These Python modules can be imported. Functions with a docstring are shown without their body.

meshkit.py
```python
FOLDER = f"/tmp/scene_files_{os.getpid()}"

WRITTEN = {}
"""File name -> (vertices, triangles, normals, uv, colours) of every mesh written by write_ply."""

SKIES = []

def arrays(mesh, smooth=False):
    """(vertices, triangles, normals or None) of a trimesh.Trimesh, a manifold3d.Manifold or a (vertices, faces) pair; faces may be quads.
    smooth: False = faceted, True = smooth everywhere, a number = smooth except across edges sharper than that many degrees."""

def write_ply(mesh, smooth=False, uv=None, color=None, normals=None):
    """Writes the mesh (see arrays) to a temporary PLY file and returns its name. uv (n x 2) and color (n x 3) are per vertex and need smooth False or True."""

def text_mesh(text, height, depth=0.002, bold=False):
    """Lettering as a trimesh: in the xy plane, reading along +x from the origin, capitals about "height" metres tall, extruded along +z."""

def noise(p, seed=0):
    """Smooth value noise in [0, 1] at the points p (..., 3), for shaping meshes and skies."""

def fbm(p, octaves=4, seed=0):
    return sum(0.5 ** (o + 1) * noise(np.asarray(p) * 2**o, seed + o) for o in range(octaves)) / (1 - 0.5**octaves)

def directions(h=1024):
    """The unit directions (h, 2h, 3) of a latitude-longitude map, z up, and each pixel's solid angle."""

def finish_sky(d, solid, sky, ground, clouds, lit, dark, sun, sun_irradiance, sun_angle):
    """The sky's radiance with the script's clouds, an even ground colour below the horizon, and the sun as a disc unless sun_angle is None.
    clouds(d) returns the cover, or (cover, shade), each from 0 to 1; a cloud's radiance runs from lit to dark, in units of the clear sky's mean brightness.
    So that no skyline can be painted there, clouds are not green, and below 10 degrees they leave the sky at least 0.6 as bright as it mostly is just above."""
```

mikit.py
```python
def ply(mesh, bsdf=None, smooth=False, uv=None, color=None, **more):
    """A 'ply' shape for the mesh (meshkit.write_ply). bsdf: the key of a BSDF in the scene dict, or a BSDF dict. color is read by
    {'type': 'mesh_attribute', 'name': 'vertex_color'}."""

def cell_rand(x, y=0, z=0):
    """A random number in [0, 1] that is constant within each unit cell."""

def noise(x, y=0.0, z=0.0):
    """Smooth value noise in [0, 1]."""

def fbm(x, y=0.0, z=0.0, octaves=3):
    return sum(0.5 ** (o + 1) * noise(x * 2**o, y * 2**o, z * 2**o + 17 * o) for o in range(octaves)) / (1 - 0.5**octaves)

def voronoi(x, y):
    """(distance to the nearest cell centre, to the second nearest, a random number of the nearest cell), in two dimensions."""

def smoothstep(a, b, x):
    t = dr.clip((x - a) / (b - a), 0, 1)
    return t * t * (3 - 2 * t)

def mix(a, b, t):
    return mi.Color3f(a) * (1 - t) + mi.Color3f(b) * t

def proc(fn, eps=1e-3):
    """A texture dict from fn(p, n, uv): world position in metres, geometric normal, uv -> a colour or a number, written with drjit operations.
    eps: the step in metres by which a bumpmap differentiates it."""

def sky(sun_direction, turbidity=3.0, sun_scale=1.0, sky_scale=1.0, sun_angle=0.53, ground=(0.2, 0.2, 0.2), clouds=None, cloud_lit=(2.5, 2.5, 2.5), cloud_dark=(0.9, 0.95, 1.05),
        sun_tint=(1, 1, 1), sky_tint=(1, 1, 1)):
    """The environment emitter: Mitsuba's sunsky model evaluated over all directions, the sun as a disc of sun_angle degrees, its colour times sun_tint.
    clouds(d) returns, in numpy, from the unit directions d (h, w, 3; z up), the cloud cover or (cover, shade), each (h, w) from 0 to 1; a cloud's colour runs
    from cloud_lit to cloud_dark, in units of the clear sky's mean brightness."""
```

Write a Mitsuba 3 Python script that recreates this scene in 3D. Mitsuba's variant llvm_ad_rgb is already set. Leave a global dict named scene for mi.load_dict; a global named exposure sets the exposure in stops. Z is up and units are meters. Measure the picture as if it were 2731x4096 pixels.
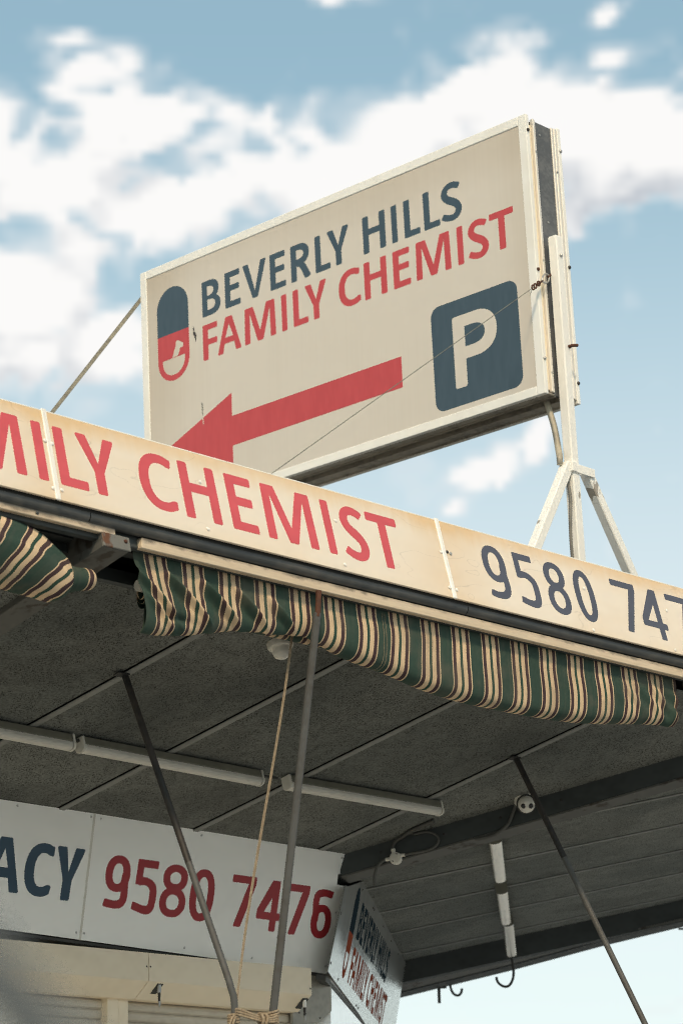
import math
import numpy as np
import trimesh
import mitsuba as mi
import drjit as dr
import mikit, meshkit
from shapely.geometry import LineString, Polygon, box as sbox
from shapely.ops import unary_union
from shapely import affinity

# ------------------------------------------------------------------ camera, sky, exposure
scene, labels = {}, {}
A = np.array
EYE = A([0.0, 0.0, 1.6])
FWD = A([0.69007884, 0.6670395, 0.28080152])
CUP = A([-0.18973818, -0.2076764, 0.95961968])
scene['camera'] = {
    'type': 'thinlens', 'fov': 2 * math.degrees(math.atan(1365.5 / 10300)), 'fov_axis': 'x',
    'aperture_radius': 0.011, 'focus_distance': 12.2, 'near_clip': 0.05, 'far_clip': 3000.0,
    'to_world': mi.ScalarTransform4f().look_at(origin=EYE.tolist(), target=(EYE + FWD).tolist(), up=CUP.tolist()),
}
exposure = 2.1
SUN = A([-0.62, -0.62, 0.75])


def sst(a, b, x):
    t = np.clip((x - a) / (b - a), 0, 1)
    return t * t * (3 - 2 * t)


def clouds(d):
    """Broken fair-weather cumulus: one bank over the roofs to the north-east, scattered puffs elsewhere, thin haze low down."""
    az = np.degrees(np.arctan2(d[..., 1], d[..., 0]))
    el = np.degrees(np.arcsin(np.clip(d[..., 2], -1, 1)))
    x = -(((az - 44.03) + 180) % 360 - 180) * np.cos(np.radians(el))      # degrees to the right of the bank's middle
    y = el
    p = np.stack([x * 0.45, y * 0.55, x * 0 + 3.0], -1)
    q = d * 3.2 / np.maximum(d[..., 2:3] + 0.25, 0.1)
    n1 = meshkit.fbm(q + 5.3, 4, 7)
    bias = 0.62 * sst(0.47, 0.66, n1) * sst(2, 8, el) - .12
    base = -0.35 + 0 * x
    for (cx, cy, rx, ry, rot, amp) in BANK:
        c, s = math.cos(math.radians(rot)), math.sin(math.radians(rot))
        u, v = (x - cx) * c + (y - cy) * s, -(x - cx) * s + (y - cy) * c
        base = np.maximum(base, -0.35 + (amp + .35) * np.exp(-0.5 * ((u / rx / 1.22) ** 2 + (v / ry / 1.22) ** 2)))
    w = sst(24, 16, np.abs(x)) * sst(45, 34, y)
    bias = bias * (1 - w) + base * w
    warp = np.stack([meshkit.fbm(p * 1.1, 3, 3), meshkit.fbm(p * 1.1 + 9.1, 3, 4), 0 * x], -1) - 0.5
    det = meshkit.fbm(p * 1.5 + 2.2 * warp * A([1, 1, 0]), 3, 11)
    fine = meshkit.fbm(p * A([3.4, 4.4, 1]) + 3.2 * warp * A([1, 1, 0]), 2, 23)
    body = bias + 1.35 * (det - 0.5)
    f = body + 0.80 * (fine - 0.5)
    cover = np.maximum(sst(0.06, 0.46, f), 0.34 * sst(-.16, .34, f)) * sst(0, 3, el)      # firm heads with thin wisps around them
    up = sum(np.roll(body + .6 * (fine - .5), k, 0) for k in (5, 9)) / 2                    # what stands above: shades the undersides
    shade = np.clip(1.5 * (up - body - .6 * (fine - .5)) * sst(.15, .6, f) + .42 * sst(.42, .72, meshkit.fbm(p * 1.7 + 3.3 + warp, 3, 5)) * sst(.12, .5, f) + 0.5 * sst(19.2, 17.6, y) * w * sst(.0, .5, f), 0, 1)
    veil = (.15 + sst(27, 9, el) * 0.52) * sst(-1, 1, el)
    cover = cover + (1 - cover) * veil
    return cover, shade


# (degrees right, elevation, half widths, rotation, strength)
BANK = [(-5.18, 25.78, 0.58, 0.78, -30, 0.42), (-4.50, 26.26, 0.34, 0.39, 0, 0.45), (-4.80, 24.80, 1.02, 0.68, 30, 0.72), (-3.53, 24.95, 0.58, 0.41, 10, 0.55), (-2.08, 24.47, 0.97, 0.53, 18, 0.66),
        (-7.42, 24.90, 0.49, 0.53, 0, 0.50), (-6.30, 24.80, 0.44, 0.21, 0, 0.36), (-6.54, 23.49, 1.75, 0.68, 0, 0.85), (-5.86, 22.28, 1.46, 0.44, 0, 0.60), (-7.13, 21.02, 1.36, 0.83, 0, 1.00),
        (-5.38, 19.95, 1.17, 0.58, 10, 0.90), (-6.74, 19.76, 1.17, 0.53, 0, 0.85), (-4.60, 22.96, 1.46, 0.58, 20, 0.75), (-2.56, 23.35, 1.46, 0.63, 20, 0.80), (-0.23, 23.64, 1.65, 0.73, 18, 0.90),
        (1.90, 24.61, 1.46, 0.68, 20, 0.95), (3.36, 25.39, 0.83, 0.58, 20, 0.90), (5.50, 24.61, 2.23, 0.73, -8, 1.05), (6.95, 23.83, 1.75, 0.68, 10, 0.95), (5.93, 26.96, 0.33, 0.17, 20, 0.55),
        (5.98, 25.99, 0.37, 0.21, 0, 0.55), (6.47, 27.25, 0.14, 0.24, -30, 0.40), (-0.09, 27.66, 0.47, 0.16, 5, 0.60), (3.21, 17.12, 0.73, 0.31, 18, 0.95), (4.43, 17.72, 0.44, 0.27, 50, 0.85),
        (2.49, 16.34, 0.27, 0.17, 0, 0.50), (5.98, 23.15, 1.36, 0.34, 0, 0.55), (-5.67, 26.70, 0.58, 0.16, 0, 0.38)]

scene['sky_light'] = mikit.sky(SUN.tolist(), turbidity=4, sun_scale=0.45, sky_scale=1.0, sun_angle=7.0, ground=(0.2, 0.19, 0.17), clouds=clouds,
                               cloud_lit=(2.08, 2.06, 2.03), cloud_dark=(1.22, 1.30, 1.40), sun_tint=(1.0, 0.975, 0.93), sky_tint=(1.05, 1.28, 1.0))

# ------------------------------------------------------------------ frames of reference (metres; x along the shop front, y into the building)
S14 = math.radians(14.0)
O = A([0, 7.515, 4.5]); EX = A([1.0, 0, 0]); BXV = A([0, math.cos(S14), -math.sin(S14)]); NX = A([0, math.sin(S14), math.cos(S14)])


class Frame:
    def __init__(s, o, ex, ez):
        s.o = A(o, float); s.ex = A(ex, float) / np.linalg.norm(ex)
        ez = A(ez, float); ez = ez - s.ex * (ez @ s.ex); s.ez = ez / np.linalg.norm(ez); s.ey = np.cross(s.ez, s.ex)   # ey points away from the reader

    def __call__(s, p):
        p = np.asarray(p, float)
        return s.o + p[..., :1] * s.ex + p[..., 1:2] * s.ey + p[..., 2:3] * s.ez


WORLD = Frame([0, 0, 0], [1, 0, 0], [0, 0, 1])
AWN = Frame(O, EX, NX)                                    # x along the fascia, y into the building down the fall, z up
tf = math.radians(14.75)
FAS = Frame(O, EX, [0, math.sin(tf), math.cos(tf)])
BB = Frame([10.097, 11.429, 6.004], [0.025, -0.999, 0.023], [-0.02, 0.023, 1.0])
le = math.radians(12)
WS = Frame([8.387, 9.875, 3.809], [0.99956, 0.0297, 0], [0, -math.sin(le), math.cos(le)])
az = math.radians(41); t2 = math.radians(11)
H2 = A([math.cos(az), math.sin(az), 0]); IN2 = A([-math.sin(az) * math.cos(t2), math.cos(az) * math.cos(t2), -math.sin(t2)]); N2 = np.cross(H2, IN2)
COR = Frame([10.26, 9.928, 3.745], H2, N2)                # corner soffit: x along the chamfered wall, y towards it, z up
CSD = A([0.771, 0.637, 0.0]); CSN = A([0.637, -0.771, 0]) / np.linalg.norm([0.637, 0.771])
CS = Frame([10.97, 10.476, 3.755], CSD, A([0, 0, 1]) * math.cos(le) + CSN * math.sin(le))

# ------------------------------------------------------------------ helpers
used = {}


def key(name, parent=None):
    base = (parent + '__' if parent else '') + name
    n = used.get(base, -1) + 1
    used[base] = n
    return base if n == 0 else f'{base}_{n:03d}'


def add(name, mesh, mat, parent=None, smooth=False, uv=None, color=None, label=None):
    k = key(name, parent)
    scene[k] = mikit.ply(mesh, mat, smooth=smooth, uv=uv, color=color)
    if label: labels[k] = {'label': label}
    return k


def thing(name, label, cat, group=None, kind=None):
    k = key(name)
    labels[k] = {'label': label, 'category': cat}
    if group: labels[k]['group'] = group
    return k


def tag(k, label, cat=None, kind=None, group=None):
    labels[k] = {'label': label}
    if cat: labels[k]['category'] = cat
    if kind: labels[k]['kind'] = kind
    if group: labels[k]['group'] = group


def cat_(ms): return trimesh.util.concatenate(ms)


def bev(F, x0, x1, y0, y1, z0, z1, r=0.002):
    """A box in the frame F with chamfered edges."""
    x0, x1 = sorted((x0, x1)); y0, y1 = sorted((y0, y1)); z0, z1 = sorted((z0, z1))
    r = min(r, (x1 - x0) * .4, (y1 - y0) * .4, (z1 - z0) * .4)
    pts = []
    for x, sx in ((x0, 1), (x1, -1)):
        for y, sy in ((y0, 1), (y1, -1)):
            for z, sz in ((z0, 1), (z1, -1)):
                pts += [(x, y + sy * r, z + sz * r), (x + sx * r, y, z + sz * r), (x + sx * r, y + sy * r, z)]
    m = trimesh.convex.convex_hull(A(pts))
    m.vertices = F(m.vertices)
    return m


def tube(P, R, n=12, caps=True, flat=1.0):
    P = np.asarray(P, float); m = len(P)
    R = np.broadcast_to(np.asarray(R, float), (m,))
    T = np.gradient(P, axis=0); T /= np.linalg.norm(T, axis=1)[:, None]
    a = np.cross(T[0], [0.3, 0.2, 0.93]); a /= np.linalg.norm(a)
    V = []
    for i in range(m):
        a = a - T[i] * (a @ T[i]); a /= np.linalg.norm(a); b = np.cross(T[i], a)
        th = np.arange(n) * 2 * np.pi / n
        V.append(P[i] + R[i] * (np.cos(th)[:, None] * a + np.sin(th)[:, None] * b * flat))
    V = np.vstack(V); Fc = []
    for i in range(m - 1):
        for j in range(n):
            k = (j + 1) % n; q = i * n
            Fc += [(q + j, q + k, q + n + k), (q + j, q + n + k, q + n + j)]
    if caps:
        c0, c1 = len(V), len(V) + 1
        V = np.vstack([V, P[:1], P[-1:]])
        for j in range(n):
            k = (j + 1) % n
            Fc += [(c0, k, j), (c1, (m - 1) * n + j, (m - 1) * n + k)]
    return trimesh.Trimesh(V, Fc, process=False)


def spline(P, n=40):
    from scipy.interpolate import CubicSpline
    P = np.asarray(P, float)
    t = np.r_[0, np.cumsum(np.linalg.norm(np.diff(P, axis=0), axis=1))]
    return CubicSpline(t, P)(np.linspace(0, t[-1], n))


def rodbox(p0, p1, w, up=(0, 1, 0), h=None, r=0.003):
    """A square tube from p0 to p1."""
    p0, p1 = A(p0, float), A(p1, float); d = p1 - p0; L = np.linalg.norm(d)
    F = Frame(p0, d, up); h = h or w
    return bev(F, 0, L, -w / 2, w / 2, -h / 2, h / 2, r)


def prism(F, pts, y0, y1):
    """Polygon in the x-z plane of F, thick from y0 to y1."""
    poly = pts if not isinstance(pts, list) else Polygon(pts)
    geoms = list(getattr(poly, 'geoms', [poly]))
    ms = []
    for g in geoms:
        if g.area < 1e-9: continue
        m = trimesh.creation.extrude_polygon(g, abs(y1 - y0), engine='earcut')
        v = m.vertices
        v = np.c_[v[:, 0], y1 - v[:, 2], v[:, 1]] if y1 > y0 else np.c_[v[:, 0], y0 - v[:, 2], v[:, 1]]
        m.vertices = F(v)
        ms.append(m)
    m = cat_(ms)
    trimesh.repair.fix_normals(m, multibody=True) if len(m.faces) < 4000 else None
    return m


def screw(F, x, y, z, r=0.006, h=0.003, n=10):
    """A pan-head screw on a face whose outward side is -y of F."""
    th = np.arange(n) * 2 * np.pi / n; prof = [(r, 0), (r * .95, h * .6), (r * .6, h), (0, h * 1.1)]
    V, Fc = [], []
    for (rr, hh) in prof[:-1]: V += [(x + rr * math.cos(t), y - hh, z + rr * math.sin(t)) for t in th]
    V.append((x, y - prof[-1][1], z)); c = len(V) - 1
    for i in range(2):
        for j in range(n):
            k = (j + 1) % n; Fc += [(i * n + j, i * n + k, (i + 1) * n + k), (i * n + j, (i + 1) * n + k, (i + 1) * n + j)]
    for j in range(n): Fc.append((2 * n + j, 2 * n + (j + 1) % n, c))
    return trimesh.Trimesh(F(A(V)), Fc, process=False)


# ------------------------------------------------------------------ lettering: every glyph is drawn as strokes in its own box
def arcp(cx, cy, rx, ry, a0, a1, n=28, e=1.0):
    t = np.radians(np.linspace(a0, a1, n)); c, s = np.cos(t), np.sin(t)
    return np.c_[cx + rx * np.sign(c) * np.abs(c) ** e, cy + ry * np.sign(s) * np.abs(s) ** e]


def stroke(P, t): return LineString(P).buffer(t / 2, cap_style=2, join_style=1, quad_segs=8)


def thick(P, ts):
    """A stroke whose width runs along ts."""
    P = np.asarray(P); T = np.gradient(P, axis=0); T /= np.linalg.norm(T, axis=1)[:, None]; N = np.c_[-T[:, 1], T[:, 0]]
    w = np.interp(np.linspace(0, 1, len(P)), np.linspace(0, 1, len(ts)), ts)[:, None] / 2
    return Polygon(np.vstack([P + N * w, (P - N * w)[::-1]])).buffer(0)


def slab(x0, y0, x1, y1, t):
    """A diagonal stem between two heights, cut level at both ends."""
    return Polygon([(x0, y0), (x0 + t, y0), (x1 + t, y1), (x1, y1)])


def glyph(c, w, h, t):
    u = t * 0.84
    R = lambda a, b, x, y: sbox(a, b, x, y)
    if c == 'I': g = R(0, 0, w, h)
    elif c == 'E': g = unary_union([R(0, 0, t, h), R(0, h - u, w * .98, h), R(0, h * .455, w * .93, h * .455 + u), R(0, 0, w, u)])
    elif c == 'F': g = unary_union([R(0, 0, t, h), R(0, h - u, w, h), R(0, h * .41, w * .98, h * .41 + u)])
    elif c == 'L': g = unary_union([R(0, 0, t, h), R(0, 0, w, u)])
    elif c == 'H': g = unary_union([R(0, 0, t, h), R(w - t, 0, w, h), R(0, h * .48, w, h * .48 + u)])
    elif c == 'T': g = unary_union([R(0, h - u, w, h), R(w / 2 - t / 2, 0, w / 2 + t / 2, h)])
    elif c == 'V':
        a = t * .5; g = Polygon([(0, h), (t * 1.06, h), (w / 2, t * .95), (w - t * 1.06, h), (w, h), (w / 2 + a * .95, 0), (w / 2 - a * .95, 0)])
    elif c == 'A':
        a = t * .62; out = Polygon([(0, 0), (t * 1.04, 0), (t * 1.35, h * .26), (w - t * 1.35, h * .26), (w - t * 1.04, 0), (w, 0), (w / 2 + a, h), (w / 2 - a, h)])
        g = out.difference(Polygon([(t * 1.52, h * .26 + u), (w - t * 1.52, h * .26 + u), (w / 2, h * .80)]))
    elif c == 'M':
        m = t * .56; g = Polygon([(0, 0), (t, 0), (t * 1.02, h * .84), (w / 2 - m * .9, 0), (w / 2 + m * .9, 0), (w - t * 1.02, h * .84), (w - t, 0), (w, 0), (w - .02 * w, h), (w - .02 * w - 1.55 * t, h),
                             (w / 2, h * .27), (.02 * w + 1.55 * t, h), (.02 * w, h)])
    elif c == 'Y': g = unary_union([Polygon([(0, h), (t * 1.12, h), (w / 2, h * .53), (w - t * 1.12, h), (w, h), (w / 2 + t / 2, h * .38), (w / 2 - t / 2, h * .38)]), R(w / 2 - t / 2, 0, w / 2 + t / 2, h * .45)])
    elif c == 'B':
        def bowl(x, y0, y1, rr): return unary_union([R(0, y0, x - rr + rr * .02, y1), Polygon(arcp(x - rr, (y0 + y1) / 2, rr, (y1 - y0) / 2, -90, 90, 24, .85))])
        o = unary_union([bowl(w * .92, h * .46, h, w * .5), bowl(w, 0, h * .56, w * .55)])
        i1 = bowl(w * .92 - t, h * .58 - .012 * h, h - u, w * .34); i2 = bowl(w - t, u, h * .46, w * .36)
        g = o.difference(unary_union([i1.intersection(R(t, 0, w, h)), i2.intersection(R(t, 0, w, h))]))
    elif c == 'P':
        bw = w - t * .5
        def bowl(x, y0, y1, rr): return unary_union([R(0, y0, x - rr + rr * .02, y1), Polygon(arcp(x - rr, (y0 + y1) / 2, rr, (y1 - y0) / 2, -90, 90, 30, .9))])
        g = unary_union([R(0, 0, t, h), bowl(w, h * .377, h, w * .48)]).difference(bowl(w - t, h * .377 + t * .83, h - t * .83, w * .28).intersection(R(t, 0, w, h)))
    elif c == 'R':
        def bowl(x, y0, y1, rr): return unary_union([R(0, y0, x - rr + rr * .02, y1), Polygon(arcp(x - rr, (y0 + y1) / 2, rr, (y1 - y0) / 2, -90, 90, 24, .85))])
        g = unary_union([R(0, 0, t, h), bowl(w * .92, h * .42, h, w * .5), thick([(w * .3, h * .47), (w * .5, h * .44), (w * .64, h * .30), (w - t * .56, 0)], [u, t, t, t * 1.1]).intersection(R(0, 0, w * 1.2, h * .6))])
        g = g.difference(bowl(w * .92 - t, h * .42 + u, h - u, w * .33).intersection(R(t, 0, w, h)))
    elif c == 'C':
        P = arcp(w * .62, h / 2, w * .62 - t / 2, h / 2 - u / 2, 62, 302, 50, .88)
        P = np.vstack([[(w * .97, h * .865)], P, [(w * .99, h * .135)]])
        g = thick(P, [u, u, t, t * 1.05, t, u, u])
    elif c == 'S':
        P = spline([(w * .90, h - u * .95), (w * .62, h - u / 2), (w * .28, h * .88), (t * .52, h * .72), (w * .34, h * .565), (w * .66, h * .44), (w - t * .52, h * .27), (w * .72, h * .11), (w * .36, u / 2), (w * .03, u * 1.05)], 60)
        g = thick(P, [u, u, u, t, t, t * 1.05, t, t, u, u, u])
    elif c == '0': g = Polygon(arcp(w / 2, h / 2, w / 2, h / 2, 0, 360, 64, .86)).difference(Polygon(arcp(w / 2, h / 2, w / 2 - t, h / 2 - u * 1.02, 0, 360, 64, .86)))
    elif c == '8':
        r1, r2 = h * .255, h * .285
        def ring(cy, rx, ry): return Polygon(arcp(w / 2, cy, rx, ry, 0, 360, 48, .92)).difference(Polygon(arcp(w / 2, cy, rx - t * .98, ry - u * .95, 0, 360, 48, .92)))
        g = unary_union([ring(h - r1, w * .47, r1), ring(r2, w * .5, r2)])
    elif c in '96':
        P = arcp(w / 2, h * .66, w / 2 - t / 2, h * .34 - u / 2, 0, 360, 50, .9)
        tail = spline([(w - t / 2, h * .68), (w - t * .55, h * .40), (w * .80, h * .14), (w * .52, u * .58), (w * .08, u * .78)], 30)
        g = unary_union([Polygon(arcp(w / 2, h * .66, w / 2, h * .34, 0, 360, 50, .9)).difference(Polygon(arcp(w / 2, h * .66, w / 2 - t, h * .34 - u, 0, 360, 50, .9))), thick(tail, [t, t, t, u, u])])
        if c == '6': g = affinity.rotate(g, 180, origin=(w / 2, h / 2))
    elif c == '5':
        P = spline([(t * .6, h * .565), (w * .45, h * .60), (w * .80, h * .50), (w - t / 2, h * .30), (w * .78, h * .10), (w * .42, u * .52), (w * .03, u * .85)], 40)
        g = unary_union([R(w * .06, h - u, w * .93, h), R(w * .06, h * .52, w * .06 + t * .92, h), thick(P, [u, u, t, t, t, u, u])])
    elif c == '7':
        g = unary_union([R(0, h - u, w, h), Polygon([(w - t * .25, h), (w, h), (w, h - u), (w * .40 + t * 1.0 - .12 * w, 0), (w * .40 - t * .12 - .12 * w, 0), (w - t * 1.2, h - u * 1.1)])])
    elif c == '4':
        x = w * .72; g = unary_union([R(x - t / 2, 0, x + t / 2, h), R(0, h * .22, w, h * .22 + u), Polygon([(0, h * .22), (0, h * .22 + u * 1.25), (x - t * .72, h), (x + t / 2, h), (x, h * .8), (t * 1.05, h * .22 + u * .9)])])
    r = t * .16
    return g.buffer(-r, quad_segs=4).buffer(r, quad_segs=5).simplify(h * .0015)


def word(items, z0, z1, t, drift=0.0, stretch=None):
    """items: (character, x0, x1). Returns one shapely shape."""
    out = []
    for c, x0, x1 in items:
        g = glyph(c, x1 - x0, z1 - z0, t)
        if stretch: g = affinity.scale(g, 1, 1)
        out.append(affinity.translate(g, x0, z0 + drift * (x0 + x1) / 2))
    return unary_union(out)


# ------------------------------------------------------------------ materials
V = lambda p, n, uv: p


def lum(c, k): return tuple(x * k for x in c)


def bsdf(name, col, rough=0.5, spec=0.4, metallic=0.0, bump=None, two=True, **more):
    base = col if isinstance(col, dict) else {'type': 'rgb', 'value': list(col)}
    b = {'type': 'principled', 'base_color': base, 'roughness': rough, 'metallic': metallic, **more}
    if not metallic: b['specular'] = spec
    if bump is not None: b = {'type': 'bumpmap', 'arbitrary': mikit.proc(bump, 2e-3), 'bsdf': b, 'scale': 1.0}
    scene[name] = {'type': 'twosided', 'bsdf': b} if two else b


def weather(col, dirt, f1=2.5, f2=14.0, amt=0.5, streak=0.0):
    c0, c1 = mi.Color3f(*col), mi.Color3f(*dirt)

    def fn(p, n, uv):
        k = mikit.fbm(p.x * f1, p.y * f1, p.z * f1, 3) * 0.6 + mikit.fbm(p.x * f2, p.y * f2, p.z * f2, 2) * 0.4
        k = mikit.smoothstep(0.38, 0.78, k) * amt
        if streak: k = k + streak * mikit.smoothstep(0.5, 0.8, mikit.fbm(p.x * 28, p.y * 28, p.z * 1.3, 3))
        return mikit.mix(c0, c1, dr.clip(k, 0, 1))
    return mikit.proc(fn)


def flake(col, rust, f=22.0, lo=0.66, hi=0.70, dirt=(.5, .46, .4)):
    c0, c1, c2 = mi.Color3f(*col), mi.Color3f(*rust), mi.Color3f(*dirt)

    def fn(p, n, uv):
        k = mikit.fbm(p.x * f, p.y * f, p.z * f * .55, 4)
        d = mikit.smoothstep(0.4, 0.75, mikit.fbm(p.x * 5, p.y * 5, p.z * 2, 3)) * 0.25
        return mikit.mix(mikit.mix(c0, c2, d), c1, mikit.smoothstep(lo, hi, k))
    return mikit.proc(fn)


bsdf('m_frame', weather((.80, .79, .75), (.62, .58, .50), 1.4, 9, .28, .10), .42)
bsdf('m_post', flake((.80, .785, .745), (.33, .30, .26), 14, .71, .735, (.68, .65, .60)), .45)
bsdf('m_track', weather((.70, .66, .60), (.55, .5, .44), 3, 8, .25), .35, metallic=0.25)


def panel_fn(p, n, uv):
    # aged translucent sheet: faint vertical run marks, browner in the corners and along the top
    run = mikit.fbm(p.y * 60, p.z * 1.2, 0.0, 3) - 0.5
    blot = mikit.fbm(p.y * 1.6, p.z * 1.6, 4.0, 3) - 0.5
    edge = mikit.smoothstep(0.30, 0.0, 7.62 - p.z) * 0.45 + mikit.smoothstep(0.5, 0.0, 11.4 - p.y) * 0.5 + mikit.smoothstep(0.35, 0.0, p.y - 8.33) * 0.35
    k = dr.clip(edge + run * 0.14 + blot * 0.4 + 0.02, 0, 1)
    return mikit.mix((.60, .555, .49), (.475, .41, .325), k)


bsdf('m_sheet', mikit.proc(panel_fn), .32, .45)


def fad(col, k=0.25):
    c0 = mi.Color3f(*col); c1 = mi.Color3f(*[x * (1 + k) + .012 for x in col])
    return mikit.proc(lambda p, n, uv: mikit.mix(c0, c1, mikit.fbm(p.x * 3 + p.y * 40, p.y * 3 + p.z * 2, p.z * 6, 3)))


bsdf('m_red', fad((.455, .050, .056), .12), .38)
bsdf('m_navy', fad((.032, .062, .088), .15), .38)
bsdf('m_fascia_red', fad((.50, .066, .078), .22), .4)
bsdf('m_fascia_navy', fad((.050, .055, .080), .3), .4)
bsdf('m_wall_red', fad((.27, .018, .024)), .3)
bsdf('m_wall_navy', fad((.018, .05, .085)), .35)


def fascia_fn(p, n, uv):
    v = (p.z - 4.5) / 0.967                                        # up the board, 0 to 0.40
    run = mikit.fbm(p.x * 34, p.z * 2.0, 1.0, 3)
    top = mikit.smoothstep(0.29, 0.415, v + (run - 0.5) * 0.035)
    j1 = dr.minimum(dr.abs(p.x - 6.18), dr.abs(p.x - 8.506))
    join = mikit.smoothstep(0.35, 0.0, j1) * 0.38
    low = mikit.smoothstep(0.05, 0.0, v) * 0.15
    blot = (mikit.fbm(p.x * 2.2, p.z * 7, 2.0, 3) - 0.5) * 0.7
    k = dr.clip(top * 0.8 + join * .8 + low + blot * .8, 0, 1)
    c = mikit.mix((.72, .64, .54), (.66, .47, .27), k)
    crack = dr.abs(mikit.fbm(p.x * 3.1, p.z * 8.0, 7.7, 3) - 0.5)
    return c * (1 - 0.14 * mikit.smoothstep(0.006, 0.0, crack) * mikit.smoothstep(0.45, 0.6, mikit.noise(p.x * 5, p.z * 9)))


bsdf('m_fascia', mikit.proc(fascia_fn), .40, .4)
bsdf('m_white', weather((.80, .78, .74), (.6, .55, .48), 6, 30, .3), .4)
bsdf('m_bolt', (.03, .026, .024), .5)
bsdf('m_zinc', weather((.42, .42, .41), (.2, .19, .18), 20, 60, .5), .4, metallic=0.6)
bsdf('m_rust', weather((.09, .035, .02), (.03, .02, .017), 30, 90, .8), .8)
bsdf('m_galv', weather((.10, .105, .11), (.19, .19, .185), 9, 55, .7), .55, metallic=0.3)
bsdf('m_dark', weather((.035, .037, .036), (.06, .058, .052), 6, 30, .7), .6)
bsdf('m_gutter', weather((.055, .06, .062), (.11, .105, .095), 4, 22, .8), .38)
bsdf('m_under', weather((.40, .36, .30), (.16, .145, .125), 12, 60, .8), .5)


def rail_fn(p, n, uv):
    # varnished timber: grime creeping down from the top edge
    up = mikit.smoothstep(4.424, 4.450, p.z + (mikit.fbm(p.x * 23, p.z * 60, 0.0, 4) - 0.5) * 0.022 + (mikit.fbm(p.x * 3, 0.0, 3.0, 2) - .5) * .014)
    g = mikit.fbm(p.x * 6, p.z * 160, p.y * 160, 3)
    c = mikit.mix((.66, .55, .41), (.56, .44, .31), g)
    return mikit.mix(c, (.10, .088, .072), up * 0.9)


bsdf('m_rail', mikit.proc(rail_fn), .5)


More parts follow.
